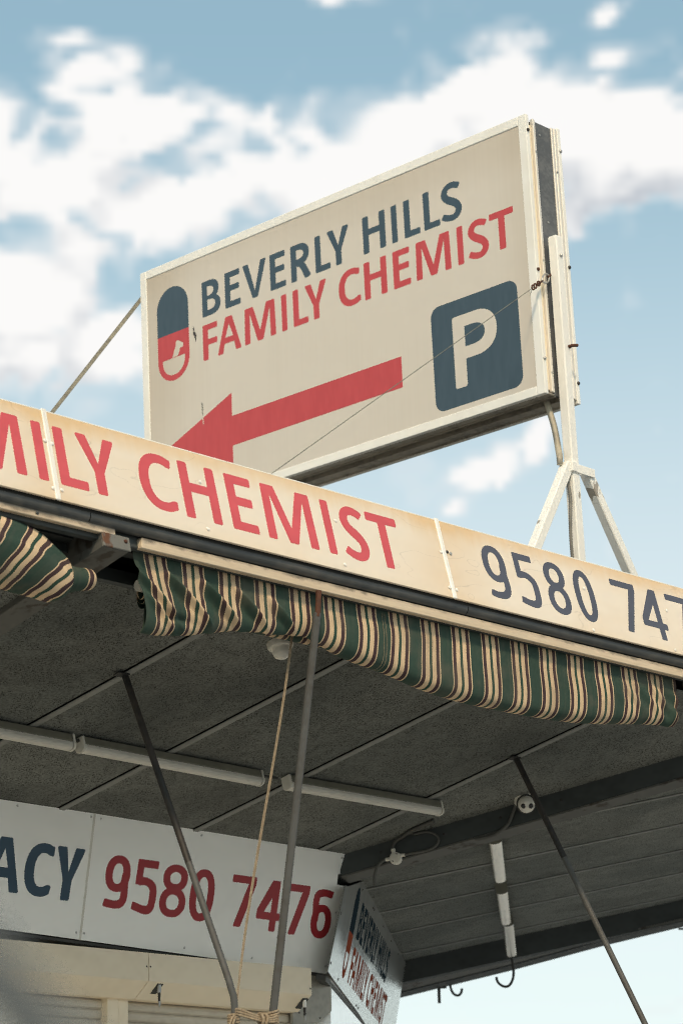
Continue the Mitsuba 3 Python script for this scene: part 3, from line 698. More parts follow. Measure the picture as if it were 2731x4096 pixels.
for i, x in enumerate(xs):
    zb, w = zbx[i], belly[i]
    top = 4.405
    P = A([(7.616, top), (7.608, top - (top - zb) * .35), (7.606, zb + .075), (7.620, zb + .022), (7.620 + w * .50, zb), (7.620 + w * 1.0, zb + .018), (7.625 + w * 1.25, zb + .075), (7.750, max(4.262, zb + .15))])
    t = np.r_[0, np.cumsum(np.linalg.norm(np.diff(P, axis=0), axis=1))]; L = t[-1]
    cs_ = CubicSpline(t, P); Y = cs_(ss * L); T = cs_(ss * L, 1); T /= np.linalg.norm(T, axis=1)[:, None]
    N = np.c_[T[:, 1], -T[:, 0]]                              # outward (towards the street, then down)
    s_m = ss * L
    d = np.zeros(NS); zfr = top - zb
    # slanting folds where the canvas is bunched at its left end
    front = np.clip(1 - np.abs(s_m - .16) / .22, 0, 1)
    for x0, s0, A_, kk in ((6.60, .045, .013, .80), (6.80, .05, .019, .72), (7.00, .05, .020, .70), (7.20, .055, .020, .72), (7.41, .07, .019, .75), (6.66, .16, .013, .75), (6.92, .19, .010, .55)):
        along = (x - x0)
        dist = (s_m - s0) - kk * along
        act = sst(-.02, .08, along) * sst(.40, .24, along)
        d += 1.45 * A_ * act * (np.exp(-(dist / .019) ** 2) - .6 * np.exp(-((dist - .042) / .026) ** 2)) * sst(.0, .05, s_m) * (1 - .85 * sst(zfr - .07, zfr + .01, s_m))
    # soft waves elsewhere, crumpling near the right end
    d += .004 * np.sin(x * 7.1 + s_m * 9) * sst(.02, .12, s_m) * sst(7.5, 7.9, x)
    rt = sst(9.55, 10.25, x)
    d += rt * .008 * np.sin((s_m * 1.3 - (x - 9.6) * .9) * 52) * np.exp(-((s_m - .14) / .08) ** 2)
    d += .016 * np.exp(-((x - 10.235) / .02) ** 2) * np.exp(-((s_m - .20) / .05) ** 2) - .014 * np.exp(-((x - 10.19) / .025) ** 2) * np.exp(-((s_m - .18) / .06) ** 2)
    # lower left corner flap tucked inward
    d += -.026 * np.exp(-((x - 6.86) / .09) ** 2) * np.exp(-((s_m - .245 - .10 * (x - 6.8)) / .018) ** 2)
    VV[i, :, 0] = x + (.068 * sst(.0, .27, s_m) + .115 * sst(7.64, 7.74, Y[:, 0])) * math.exp(-((x - 6.655) / .26) ** 2)
    VV[i, :, 1:] = Y + N * d[:, None]
    UU[i, :, 0] = x + .035 * d / .02 * .25 - .004 * np.sin(s_m * 22 + x * 3) * sst(.02, .1, s_m); UU[i, :, 1] = s_m
f = []
idx = np.arange(NXB * NS).reshape(NXB, NS)
a, b, c, e = idx[:-1, :-1].ravel(), idx[1:, :-1].ravel(), idx[1:, 1:].ravel(), idx[:-1, 1:].ravel()
f = np.vstack([np.c_[a, b, c], np.c_[a, c, e]])
cvk = add('canvas', trimesh.Trimesh(VV.reshape(-1, 3), f, process=False), 'm_canvas', bl, smooth=True, uv=UU.reshape(-1, 2))
# stitched seam lines on the wide green band
SE = []
for sx in (8.120, 8.140):
    i = int(np.argmin(np.abs(xs - sx)))
    P = VV[i] + A([0, -.0012, 0])
    SE.append(tube(P[4:70], .0009, 5))
for S_ in SE: add('seam', S_, 'm_rope', cvk, smooth=True)
# roller: timber tube with the canvas coiled loosely round and under it
add('roller_tube', tube([(6.815, 7.765, 4.312), (10.3, 7.765, 4.312)], .0250, 28), 'm_plastic', bl, 40)
for k_, (r0, dz) in enumerate(((.033, -.004), (.042, -.014), (.050, -.026))):
    t = np.radians(np.linspace(-20, 215, 24)); C = np.c_[7.768 + r0 * .72 * np.cos(t), 4.315 + dz - .022 - r0 * np.sin(t)]
    vs = A([[(x, y, z) for (y, z) in C] for x in np.linspace(6.832 + .006 * k_, 10.26, 40)]); n_ = 24
    ff = []
    for i in range(39):
        for j in range(n_ - 1):
            q = i * n_ + j; ff += [(q, q + 1, q + n_ + 1), (q, q + n_ + 1, q + n_)]
    add('coil', trimesh.Trimesh(vs.reshape(-1, 3), ff, process=False), 'm_canvas', bl, smooth=True, uv=np.c_[vs.reshape(-1, 3)[:, 0], vs.reshape(-1, 3)[:, 2]])

b2 = thing('awning_blind', 'bunched end of a striped canvas blind sagging at the left edge, beside the joist', 'blind')
add('head_rail', bev(WORLD, 4.2, 6.512, 7.556, 7.592, 4.4225, 4.4595, .003), 'm_rail', b2)
CP = A([(4.6, 7.66, 4.33), (5.4, 7.665, 4.325), (5.85, 7.67, 4.318), (6.03, 7.68, 4.303), (6.14, 7.68, 4.284), (6.25, 7.68, 4.252), (6.32, 7.68, 4.228), (6.352, 7.68, 4.218)])
CR = A([.10, .115, .135, .141, .135, .116, .100, .060])
n1, n2_ = 150, 72
tt = np.r_[0, np.cumsum(np.linalg.norm(np.diff(CP, axis=0), axis=1))]
cp, cr = CubicSpline(tt, CP), CubicSpline(tt, CR)
VV, UU = np.zeros((n1, n2_, 3)), np.zeros((n1, n2_, 2))
from scipy.interpolate import PchipInterpolator
crp = PchipInterpolator(tt, CR)
for i, s_ in enumerate(np.linspace(0, tt[-1], n1)):
    c0 = cp(s_); T = cp(s_, 1); T /= np.linalg.norm(T); r = float(crp(s_))
    a_ = np.cross(T, [0, 0, 1]); a_ /= np.linalg.norm(a_); b_ = np.cross(a_, T)
    for j in range(n2_):
        q = 2 * np.pi * j / (n2_ - 1) + .35
        rr = r * (1 + .05 * math.sin(3 * q + s_ * 5) + .03 * math.sin(2 * q - s_ * 9))
        rr += .008 * sst(.75, .85, (q % (2 * np.pi)) / (2 * np.pi)) - .007 * math.exp(-(((q % (2 * np.pi)) - 3.30) / .10) ** 2)
        VV[i, j] = c0 + rr * .82 * (math.cos(q) * a_) + rr * math.sin(q) * b_
        UU[i, j] = (c0[0] - .075 * math.sin(q - .3) + 6.712 - 6.462 + .002 * math.sin(9 * q), q * r)
idx = np.arange(n1 * n2_).reshape(n1, n2_); a, b, c, e = idx[:-1, :-1].ravel(), idx[1:, :-1].ravel(), idx[1:, 1:].ravel(), idx[:-1, 1:].ravel()
add('canvas', trimesh.Trimesh(VV.reshape(-1, 3), np.vstack([np.c_[a, b, c], np.c_[a, c, e]]), process=False), 'm_canvas', b2, smooth=True, uv=UU.reshape(-1, 2))
P = spline([(6.30, 7.69, 4.25), (6.40, 7.67, 4.245), (6.448, 7.665, 4.252), (6.475, 7.665, 4.256), (6.482, 7.665, 4.257)], 30)
R = np.interp(np.linspace(0, 1, 30), [0, .35, .6, .85, .95, 1], [.085, .058, .047, .045, .041, .03])
tm = tube(P, R, 30)
add('roll_end', tm, 'm_canvas', b2, smooth=True, uv=np.c_[tm.vertices[:, 0] + 6.712 - 6.43, tm.vertices[:, 2]])

# ------------------------------------------------------------------ poles and ropes
pA = thing('blind_arm', 'thin dark pole slanting from the ceiling to the rope lashing, bent at its foot', 'pole')
P = [AWN(A([7.385, 1.05, NB])), A([7.390, 8.50, 4.05]), A([7.452, 7.915, 2.78])]
P = np.vstack([np.linspace(AWN(A([7.385, 1.045, NB + .01])), A([7.462, 7.91, 2.74]), 20), spline([(7.466, 7.905, 2.715), (7.478, 7.90, 2.67), (7.480, 7.90, 2.62), (7.474, 7.90, 2.50), (7.465, 7.90, 2.1)], 20)])
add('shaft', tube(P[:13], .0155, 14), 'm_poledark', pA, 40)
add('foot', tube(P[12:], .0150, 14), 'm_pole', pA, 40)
add('ceiling_bracket', bev(AWN, 7.33, 7.40, 1.02, 1.06, NB - .016, NB - .009, .002), 'm_poledark', pA)
pB = thing('blind_arm', 'grey pole hanging from the timber rail in front of the striped canvas', 'pole')
add('hinge_pin', tube([(7.664, 7.553, 4.395), (7.660, 7.556, 4.30), (7.659, 7.558, 4.28)], .0125, 12), 'm_rust', pB, 40)
add('shaft', rodbox((7.661, 7.560, 4.300), (7.669, 7.90, 2.42), .031, (0.6, 1, 0), .031, .006), 'm_pole', pB)
pC = thing('blind_arm', 'long dark pole slanting from the ceiling past the security camera to the lower right', 'pole')
pc0, pc1 = AWN(A([10.145, 1.123, NB + .01])), A([10.272, 7.90, 2.69]); pc2 = pc0 + (pc1 - pc0) * 1.3
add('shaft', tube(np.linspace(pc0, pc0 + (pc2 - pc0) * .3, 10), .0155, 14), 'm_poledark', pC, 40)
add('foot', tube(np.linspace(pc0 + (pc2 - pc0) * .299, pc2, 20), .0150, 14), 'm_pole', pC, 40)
add('ceiling_bracket', bev(AWN, 10.10, 10.17, 1.10, 1.14, NB - .016, NB - .009, .002), 'm_poledark', pC)
pD = thing('blind_arm', 'dark pole cut off by the right edge of the frame, hanging from the timber rail', 'pole')
add('shaft', rodbox((10.292, 7.562, 4.395), (10.305, 7.58, 2.3), .032, (0.6, 1, 0), .032, .006), 'm_pole', pD)

rp = thing('pull_rope', 'thin tan rope doubled, hanging from the striped blind down between the two tied poles', 'rope')
for dx in (-.0034, .0034):
    add('strand', tube(spline([(7.676 + dx, 7.73, 4.24), (7.64 + dx, 7.80, 3.75), (7.563 + dx, 7.90, 3.04), (7.510 + dx * .5, 7.90, 2.76), (7.490, 7.895, 2.66)], 50), .0032, 8), 'm_rope', rp, 60)
add('cord', tube([(7.676, 7.73, 4.30), (7.676, 7.73, 4.235)], .006, 8), 'm_dark', rp, 60)
ls = thing('rope_lashing', 'tan rope wound round and knotted between the feet of the two poles', 'rope')


def wraps(c, r, z0, turns, pitch, tilt=0.0):
    t = np.linspace(0, 2 * np.pi * turns, int(28 * turns)); return np.c_[c[0] + r * np.cos(t), c[1] + r * np.sin(t), z0 + pitch * t / (2 * np.pi) + tilt * np.cos(t)]


add('wrap', tube(wraps((7.475, 7.90), .023, 2.565, 4, .011), .0052, 8), 'm_rope', ls, 60)
add('wrap', tube(wraps((7.668, 7.87), .026, 2.555, 6, .0125, .006), .0056, 8), 'm_rope', ls, 60)
for k_, dz in enumerate((0, .011, .022)):
    add('span', tube(spline([(7.462, 7.874, 2.605 + dz), (7.53, 7.858, 2.592 + dz * .9), (7.60, 7.842, 2.580 + dz * .7), (7.668, 7.840, 2.585 + dz)], 24), .0055, 8), 'm_rope', ls, 60)
t = np.linspace(0, 2 * np.pi * 3, 70)
add('knot', tube(np.c_[7.590 + .014 * np.sin(t * .5 + .4) + .004 * t / 19, 7.850 + .020 * np.cos(t), 2.588 + .024 * np.sin(t)], .0066, 8), 'm_rope', ls, 60)
add('loose_end', tube(spline([(7.455, 7.875, 2.60), (7.432, 7.872, 2.575), (7.424, 7.875, 2.53), (7.426, 7.875, 2.44)], 24), .0050, 8), 'm_rope', ls, 60)
add('loose_end', tube(spline([(7.458, 7.868, 2.595), (7.444, 7.868, 2.57), (7.438, 7.870, 2.52), (7.440, 7.870, 2.44)], 24), .0050, 8), 'm_rope', ls, 60)

# ------------------------------------------------------------------ lamps under the awning
dif = [(-.027, -.040), (-.028, -.052), (-.024, -.064), (-.014, -.071), (0, -.073), (.014, -.071), (.024, -.064), (.028, -.052), (.027, -.040)]


def lamp(F, x0, x1, label, mats, group, tw=1.0):
    t = thing('fluorescent_light', label, 'light', group)
    add('body', bev(F, x0, x1, -.029 * tw, .029 * tw, -.0385, 0, .004), mats[0], t)
    v = F(A([(x, y * tw, z) for x in (x0 + .004, x1 - .004) for y, z in dif])); n_ = len(dif)
    ff = [(j, n_ + j, n_ + j + 1) for j in range(n_ - 1)] + [(j, n_ + j + 1, j + 1) for j in range(n_ - 1)]
    add('diffuser', trimesh.Trimesh(v, ff, process=False), mats[1], t, smooth=50)
    for x in (x0 - .010, x1):
        pr = Polygon([(y * 1.12 * tw, z * 1.02) for y, z in dif] + [(.0305 * tw, .0), (-.0305 * tw, 0)])
        LF = Frame(F(A([x, 0, 0])), F.ey, F.ez)
        add('end_cap', prism(LF, pr, -.012, 0.0), mats[2], t)
    return t


LMP = ('m_lampbody', 'm_diffuser', 'm_plastic')
r1 = Frame(AWN(A([7.0, 1.665, NB - .010])), AWN(A([9.0, 1.735, NB - .010])) - AWN(A([7.0, 1.665, NB - .010])), NX)
lamp(r1, -.62, .585, 'long white tube light cut off by the left edge, first in the row', LMP, 'tube lights in a row under the awning')
lamp(r1, .655, 1.845, 'long white tube light crossed by the slanting pole, second in the row', LMP, 'tube lights in a row under the awning')
add('link', cat_([bev(r1, .590, .650, -.008, .008, -.022, -.006, .002)]), 'm_dark', 'fluorescent_light_001')
add('link', cat_([bev(r1, 1.855, 1.990, -.006, .006, -.020, -.008, .002)]), 'm_dark', 'fluorescent_light_001')
r3 = Frame(AWN(A([9.03, 1.725, NB - .010])), AWN(A([10.3, 1.738, NB - .010])) - AWN(A([9.03, 1.725, NB - .010])), NX)
lamp(r3, .015, 1.155, 'long white tube light right of the grey pole, third in the row', LMP, 'tube lights in a row under the awning')
CLM = ('m_lampbody', 'm_cornerlamp', 'm_lampbody')
c1 = Frame(COR(A([0, -.835, -.008])), COR(A([2, -.875, -.008])) - COR(A([0, -.835, -.008])), N2)
lamp(c1, -.02, 1.56, 'nearest of three white lights in line under the corner ceiling, below the camera cable', CLM, 'lights under the corner ceiling', 1.25)
lamp(c1, 2.07, 3.70, 'middle one of three white lights in line under the corner ceiling', CLM, 'lights under the corner ceiling', 1.25)
c3 = Frame(COR(A([3.76, -.925, -.012])), COR(A([4.75, -.93, -.115])) - COR(A([3.76, -.925, -.012])), N2)
lamp(c3, .0, 1.0, 'farthest white light drooping from the end of the corner ceiling, a cable below it', CLM, 'lights under the corner ceiling', 1.25)

dm = thing('bulkhead_light', 'pale plastic bulkhead light half hidden behind the striped blind, above the rope', 'light')
DF = Frame(AWN(A([7.86, .52, NB])), EX, NX)


def lathe(F, prof, n=28):
    m = trimesh.creation.revolve(A(prof), sections=n); m.vertices = F(m.vertices); return m


add('base', lathe(DF, [(0, 0), (.060, 0), (.060, -.022), (.054, -.030), (0, -.030)][::-1]), 'm_plastic', dm, 40)
add('dome', lathe(DF, [(0, -.029), (.043, -.029), (.042, -.052), (.034, -.070), (.018, -.080), (0, -.083)][::-1]), 'm_cornerlamp', dm, 40)

cc = thing('security_camera', 'small round white security camera with two dark lenses on the dark beam', 'camera')
CF = Frame(MF(A([1.119, -.075, -.019])), EX, NX)
tocam = EYE - CF.o; tocam /= np.linalg.norm(tocam)
QF = Frame(CF.o + tocam * .0, np.cross(tocam, [0, 0, 1]) * -1, [0.10, 0.0, 1.0]); QF.ey = np.cross(QF.ez, QF.ex)
KF = Frame(CF.o, [.698, -.715, 0.0], [-.17, -.17, .97])
add('housing', bev(KF, -.058, .058, -.030, .045, -.042, .062, .022), 'm_plastic', cc, 30)
b_ = trimesh.creation.icosphere(3, .047); b_.vertices = KF(b_.vertices * A([1, .9, 1]) + A([.004, -.030, -.020])); add('eyeball', b_, 'm_cornerlamp', cc, True)
ring = trimesh.creation.torus(.047, .008, 28, 8); ring.vertices = KF(np.c_[ring.vertices[:, 0] + .004, ring.vertices[:, 2] - .028, ring.vertices[:, 1] - .018]); add('rim', ring, 'm_dark', cc, True)
for x in (-.018, .020):
    s_ = trimesh.creation.icosphere(2, .0145); s_.vertices = KF(s_.vertices * A([1, .5, 1]) + A([x + .004, -.066, -.026])); add('lens', s_, 'm_glass', cc, True)

jb = thing('junction_box', 'round pale junction box with flexible cables on the dark beam above the corner sign', 'junction box')
mf = lambda q, z, y=-.03: MF(A([q, y, z]))
JF = Frame(mf(.329, -.112, -.012), MF.ex, MF.ez)
add('box', lathe(Frame(JF.o, JF.ex, -JF.ey), [(0, -.012), (.033, -.012), (.035, .004), (.033, .018), (.028, .022), (0, .022)]), 'm_plastic', jb, 40)
for x, z in ((-.016, -.016), (.014, .018)): add('screw', screw(JF, x, -.022, z, .004, .002), 'm_bolt', jb)
jc = lambda x, z: JF(A([x, -.008, z]))
add('gland', tube([jc(-.004, .030), jc(-.003, .054)], .0125, 10), 'm_plastic', jb, 40)
add('gland', tube([jc(.032, .008), jc(.056, .004)], .0095, 10), 'm_plastic', jb, 40)
add('gland', tube([jc(-.032, .004), jc(-.056, .008)], .0105, 10), 'm_plastic', jb, 40)


def flex(P, r, n=110):
    """Corrugated conduit."""
    P = spline(P, n); return tube(P, r * (1 + .10 * np.cos(np.arange(n) * np.pi)), 9)


ac = lambda x, b, n=-.112: AWN(A([x, b, n]))
add('cable', flex([jc(-.003, .052), mf(.338, -.030, -.022), ac(10.372, 2.185, -.116), ac(10.360, 2.108), ac(10.366, 2.019), ac(10.377, 1.943)], .0095), 'm_cable', jb, True)
add('cable', flex([jc(.055, .004), mf(.433, -.112, -.02), mf(.514, -.118, -.02), mf(.571, -.104, -.02), mf(.590, -.078, -.02), mf(.573, -.040, -.02), mf(.520, -.014, -.022), mf(.460, -.012, -.024)], .0075), 'm_cable', jb, True)
add('cable', tube(spline([jc(-.055, .008), mf(.242, -.116), mf(.210, -.150, -.03), mf(.190, -.188, -.022), mf(.182, -.227, -.01)], 40), .0090, 10), 'm_cable', jb, True)
cw = thing('camera_cable', 'grey cable curving down from the security camera and along the dark beam', 'cable')
add('run', tube(spline([mf(1.060, -.010, -.05), mf(1.048, -.025, -.03), mf(1.027, -.050, -.02), mf(.991, -.099, -.02), mf(.934, -.131, -.02), mf(.863, -.142, -.02), mf(.790, -.136, -.02)], 60), .0095, 10), 'm_cable', cw, True)

# hooks hanging below the far edge of the corner soffit
for nm, h0, i0, kind, lb in (('edge_hook', 6.05, -.36, 'peg', 'black peg hanging below the far awning edge, nearest the corner sign'), ('edge_hook', 6.03, -.45, 'hook', 'black hook curled up below the far awning edge, right of the peg'),
                             ('edge_hook', 5.72, -2.30, 'peg', 'black peg hanging below the far awning edge at the right edge of the frame')):
    t = thing(nm, lb, 'hook')
    c0 = COR(A([h0, i0, -.15])); dn = A([0, 0, -1.0])
    if kind == 'peg':
        add('plate', bev(Frame(c0, KF.ex, [0, 0, 1]), -.05, .06, -.02, .02, -.012, .0, .003), 'm_dark', t)
        add('peg', tube([c0 + dn * .005, c0 + dn * .125], .0125, 10), 'm_dark', t, 40)
    else:
        add('hook', tube(spline([c0, c0 + dn * .05 + KF.ex * .01, c0 + dn * .082 + KF.ex * .035, c0 + dn * .088 + KF.ex * .06, c0 + dn * .065 + KF.ex * .085, c0 + dn * .035 + KF.ex * .088], 30), .010, 10), 'm_dark', t, True)
lc = thing('lamp_cable', 'black cable looping below the far corner light to the awning edge', 'cable')
e0 = c3(A([1.0, 0, -.05]))
q0 = lambda x, z: e0 + KF.ex * x + A([0, 0, z])
add('loop', tube(spline([q0(0, 0), q0(.008, -.10), q0(.002, -.18), q0(-.04, -.235), q0(-.085, -.225), q0(-.115, -.165)], 40), .0095, 10), 'm_dark', lc, True)

# ------------------------------------------------------------------ the raised sign box
sg = thing('raised_sign', 'big beige sign box above the awning with a red arrow and navy parking square', 'sign')
W, Hh = 3.131, 1.640
# y runs away from the reader (into the box)
add('face_sheet', bev(BB, .045, W - .045, .006, .012, .045, Hh - .045, .001), 'm_sheet', sg)
fr = .056
add('frame', bev(BB, fr + .0, W - fr, 0, .030, Hh - fr, Hh, .003), 'm_frame', sg)
add('frame', bev(BB, fr + .0, W - fr, 0, .030, 0, fr - .004, .003), 'm_frame', sg)
add('frame', bev(BB, 0, fr - .0006, 0.0005, .030, -.0, Hh, .003), 'm_frame', sg)
add('frame', bev(BB, W - fr + .0006, W, 0.0005, .030, -.0, Hh + .001, .003), 'm_frame', sg)
add('side_trim', bev(BB, W - .03, W - .012, .031, .060, .03, Hh - .05, .003), 'm_hood', sg)
add('track', cat_([bev(BB, W - .02, W + .003, .062, .072, .02, Hh - .012, .002), bev(BB, W - .02, W - .002, .074, .088, .02, Hh - .012, .002)]), 'm_track', sg)
add('end_plate', bev(BB, W - .024, W - .008, .088, .232, .005, Hh - .018, .003), 'm_galv', sg, label='dark galvanised end plate of the sign box')
add('track', cat_([bev(BB, W - .02, W - .002 + .003 * (j % 2), .232 + j * .0085, .240 + j * .0085, .02, Hh - .012, .002) for j in range(6)][:0] + [bev(BB, W - .02, W - .002, .232, .252, .02, Hh - .012, .003), bev(BB, W - .02, W + .002, .2525, .266, .02, Hh - .012, .004), bev(BB, W - .02, W - .004, .2665, .283, .02, Hh - .012, .003)]), 'm_track', sg)
add('frame', bev(BB, 0, W, .285, .312, -.0, Hh, .003), 'm_frame', sg)
add('case', cat_([bev(BB, .02, W - .026, .030, .284, .045, Hh - .02, .002)]), 'm_galv', sg)
# underside: folded channels
add('bottom_channel', cat_([bev(BB, .01, W - .01, .0305, .096, .006, .016, .002), bev(BB, .01, W - .01, .0965, .101, -.002, .03, .001)]), 'm_under', sg)
add('bottom_gap', bev(BB, .01, W - .012, .1015, .176, .030, .036, .001), 'm_dark', sg)
add('bottom_channel', cat_([bev(BB, .01, W - .01, .1765, .183, -.001, .03, .001), bev(BB, .01, W - .01, .1835, .262, .004, .014, .002), bev(BB, .01, W - .01, .2625, .268, -.003, .02, .001)]), 'm_under', sg)
for j in range(9):
    x = .2 + j * .34
    add('rivet', screw(Frame(BB(A([x, .060, .006])), BB.ex, BB.ey), 0, 0, 0, .007, .005, 8), 'm_bolt', sg)
    add('rivet', screw(Frame(BB(A([x + .12, .225, .004])), BB.ex, BB.ey), 0, 0, 0, .007, .005, 8), 'm_bolt', sg)
EF = Frame(BB(A([W, 0, 0])), BB.ey, BB.ez)                # on the near end: x runs along the depth, outward is -y
for dep, z, mt in ((.014, 1.545, 'm_bolt'), (.014, .715, 'm_rust'), (.014, .20, 'm_zinc'), (.300, 1.50, 'm_zinc'), (.300, .80, 'm_bolt'), (.300, .12, 'm_bolt')):
    add('bolt', screw(EF, dep, 0, z, .0105, .010), mt, sg)
for dep, z in ((.13, 1.55), (.15, 1.03), (.205, .40)): add('rivet', screw(Frame(EF(A([0, .008, 0])), EF.ex, EF.ez), dep, 0, z, .007, .004), 'm_zinc', sg)
for dep, z in ((.07, 1.43), (.066, .78), (.068, .13), (.255, 1.36)): add('rivet', screw(Frame(EF(A([0, -.003, 0])), EF.ex, EF.ez), dep, 0, z, .007, .004), 'm_zinc', sg)
for x in (.5, 1.0, 1.75, 2.4): add('rivet', screw(Frame(BB(A([x, .012, Hh])), BB.ex, -BB.ey), 0, 0, 0, .007, .004), 'm_zinc', sg)


def flat(name, shp, mat, off=0.0, label=None): return add(name, prism(BB, shp, .0045 - off, .0062), mat, sg, label=label)


flat('lettering', word(L1[:7], 1.184, 1.414, .0445), 'm_navy', label='navy first word of the upper line')
flat('lettering', word(L1[7:], 1.184, 1.414, .0445), 'm_navy', label='navy second word of the upper line')
flat('lettering', word(L2[:6], .902, 1.131, .0445), 'm_red', label='red first word of the lower line')
flat('lettering', word(L2[6:], .902, 1.131, .0445), 'm_red', label='red second word of the lower line')
flat('arrow', Polygon([(.768, .637), (.766, .4905), (2.126, .490), (2.125, .3045), (.763, .3035), (.762, .155), (.134, .396)]), 'm_red', label='red arrow pointing left')
sq = sbox(2.361 + .062, .085 + .062, 2.985 - .062, .705 - .062).buffer(.062, quad_segs=10)
Pg = affinity.translate(glyph('P', .316, .422, .0865), 2.512, .186)
flat('parking_symbol', sq.difference(Pg), 'm_navy', label='navy rounded square with a beige letter P cut out')
cap = LineString([(.281, .851 + .139), (.281, 1.468 - .139)]).buffer(.139, quad_segs=16)
flat('pill_logo', cap.intersection(sbox(0, 1.161, 1, 2)), 'm_navy', label='navy upper half of the pill logo')
bowl = Polygon(list(arcp(.281, .995, .097, .104, 180, 360, 30, .9)))
pest = unary_union([Polygon([(.267, 1.001), (.320, 1.004), (.346, 1.060), (.308, 1.090)]).buffer(.001), Polygon([(.268, 1.002), (.320, 1.004), (.345, 1.068), (.312, 1.078)]), LineString([(.316, 1.086), (.352, 1.064)]).buffer(.017)])
flat('pill_logo', cap.intersection(sbox(0, 0, 1, 1.161)).difference(bowl.buffer(.003)).difference(pest), 'm_red', label='red lower half of the pill logo with mortar and pestle')
# scuffs on the sheet
rng = np.random.default_rng(11)


def scuff(x0, z0, x1, z1, w, n):
    ms = []
    for _ in range(n):
        t = rng.random(); x = x0 + (x1 - x0) * t + rng.normal() * w * (1 - abs(2 * t - 1)) * .6; z = z0 + (z1 - z0) * t
        ms.append(Polygon([(x + rng.normal() * .0022, z + rng.normal() * .004) for _ in range(5)]).convex_hull)
    return unary_union(ms)


add('scuff', prism(BB, scuff(.462, 1.14, .480, 1.055, .008, 110), .0040, .0062), 'm_dark', sg)
add('scuff', prism(BB, scuff(.514, .64, .519, .56, .004, 32), .0040, .0062), 'm_strut', sg)
add('scuff', prism(BB, scuff(.518, .56, .521, .500, .004, 30), .0040, .0062), 'm_sheet', sg)

# its post with the braced foot
po = thing('sign_post', 'cream square steel post with two splayed braces carrying the raised sign, paint flaking', 'post')
ax = lambda z: A([3.1935 + .0219 * (z - .036), .1125 - .0246 * (z - .036) * -1 * -1, z])
pz = lambda z: A([3.1632 + .0219 * (z - .036), .143 - .0246 * (z - .036), z])
PF = Frame(BB(pz(-1.62)), BB(pz(.918)) - BB(pz(-1.62)), BB.ey); PL = np.linalg.norm(BB(pz(.918)) - BB(pz(-1.62)))
add('shaft', bev(PF, 0, PL, -.030, .030, -.030, .030, .006), 'm_post', po)
cz = -.405
c0 = BB(pz(cz))
UPF = Frame(c0, [1, 0, 0], [0, 0, 1])
add('collar', cat_([bev(UPF, -.012, .150, -.040, -.033, -.030, .020, .003), bev(UPF, -.045, .0, -.042, .035, -.028, .028, .004)]), 'm_post', po)
add('brace', rodbox(c0 + A([-.035, 0, .018]), c0 + A([-.66, 0, -1.05]), .056, (0, 1, 0), .056, .005), 'm_post', po)
add('brace', rodbox(c0 + A([.115, 0, .012]), c0 + A([.845, 0, -1.05]), .056, (0, 1, 0), .056, .005), 'm_post', po)
for z, off, mt in ((.80, .0, 'm_zinc'), (.28, .02, 'm_rust')):
    q = BB(pz(z)); add('bolt', screw(Frame(q + (-BB.ex) * -.031, BB.ey, BB.ez), off, 0, 0, .010, .010), mt, po)
q = BB(pz(.28)) + BB.ex * .03 + BB.ey * .012
add('bolt', tube([q, q + A([.0, -.02, .0]) + BB.ex * .0, q + A([.035, -.035, .006])], .0085, 10), 'm_rust', po, 40)
fc = thing('flexible_conduit', 'short corrugated conduit from the raised sign down to the braced foot of its post', 'conduit')
p0 = BB(A([W - .10, .135, .01])); p1 = c0 + A([-.075, .02, .01])
pm = lambda t, d: p0 * (1 - t) + p1 * t + A([d, 0, 0])
add('tube', flex([p0, pm(.2, .012), pm(.45, .022), pm(.75, .016), p1 + A([0, 0, .05]), p1], .0165, 150), 'm_flex', fc, True)
add('tail', flex([c0 + A([-.04, .0, -.08]), c0 + A([-.036, -.01, -.2]), c0 + A([-.045, -.01, -.33]), c0 + A([-.03, 0, -.47]), c0 + A([-.035, 0, -.9])], .009, 120), 'm_conduit', fc, True)

# guy wire with turnbuckle, and the perforated stay behind
gw = thing('guy_wire', 'thin dark stay wire with a rusty turnbuckle running across the face of the raised sign', 'wire')
e = BB(A([3.128, .150, .712])); e2 = A([7.73, 7.9, 5.02]); dirw = (e2 - e) / np.linalg.norm(e2 - e)
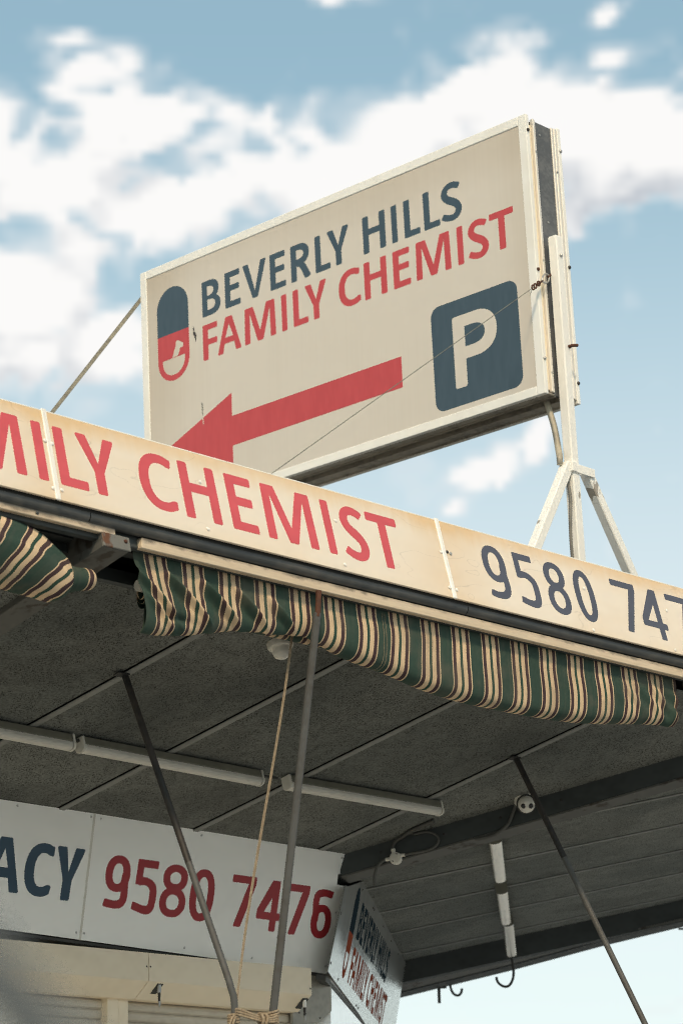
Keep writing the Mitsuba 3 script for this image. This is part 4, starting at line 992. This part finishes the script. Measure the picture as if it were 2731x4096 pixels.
# the wire starts at the end plate and clears the frame
add('eye_bolt', cat_([tube([BB(A([3.120, .150, .712])), BB(A([3.150, .145, .716]))], .0085, 10), bev(Frame(BB(A([3.125, .150, .714])), BB.ey, BB.ez), -.016, .016, -.006, .0, -.016, .016, .004)]), 'm_rust', gw, 40)
s0 = BB(A([3.150, .120, .712])); wd = (e2 - s0); wl_ = np.linalg.norm(wd); wd /= wl_
side_ = np.cross(wd, [0, 0, 1]); side_ /= np.linalg.norm(side_); up_ = np.cross(side_, wd)
tb = [tube(spline([s0 + wd * .05 + up_ * 0, s0 + wd * .065 + up_ * k_, s0 + wd * .125 + up_ * k_, s0 + wd * .145], 20), .0045, 8) for k_ in (.016, -.016)]
add('turnbuckle', cat_(tb), 'm_zinc', gw, 60)
add('shackle', cat_([tube([s0 - wd * .0, s0 + wd * .065], .0055, 8), tube([s0 + wd * .135, s0 + wd * .205], .0055, 8)] + [tube(spline([s0 + wd * (a_ + .016 * math.cos(q)) + up_ * .012 * math.sin(q) for q in np.linspace(0, 2 * np.pi, 14)], 24), .0045, 7) for a_ in (.19, .235, .262)]), 'm_rust', gw, 60)
add('wire', tube([s0 + wd * .255, s0 + wd * (wl_ + .9)], .0021, 6), 'm_strut', gw, 60)
add('wire_end', tube(spline([s0 + wd * .26, s0 + wd * .29 - up_ * .010, s0 + wd * .33 - up_ * .028], 12), .0017, 5), 'm_strut', gw, 60)

st = A([10.184, 11.62, 7.53]); sd = A([9.815, 12.02, 6.80]) - st; sd /= np.linalg.norm(sd)
SF = Frame(st - sd * .25, sd, [-.5, -.8, .3])
hol = sbox(0, -.021, 3.1, .021)
hol = hol.difference(unary_union([affinity.scale(LineString([(x, z), (x + .012, z)]).buffer(.0052, quad_segs=3), 1, 1) for x in np.arange(.02, 3.05, .038) for z in (-.009, .010)]))
k = add('stay_strut', cat_([prism(SF, hol, 0, .003), bev(SF, 0, 3.1, .0035, .026, .0175, .0205, .0005)]), 'm_strut')
tag(k, 'thin perforated steel strut slanting down to the left from behind the raised sign', 'strut')

# ------------------------------------------------------------------ something pale close to the lens, far out of focus
NF = Frame([0.4998, 0.6403, 1.6996], [0.0271, -0.014, -0.0333], [-0.4046, 0.6772, -0.6145])
np_ = thing('near_panel', 'pale blue grey panel out of focus in the bottom left corner, close to the viewer', 'panel')
x0_, x1_ = -.10, .17
add('body', bev(NF, x0_, x1_, .0, .02, .010, .14, .006), 'm_near', np_, 30)
add('edge_trim', bev(NF, x0_, x1_, -.002, .022, -.004, .009, .002), 'm_rubber', np_)
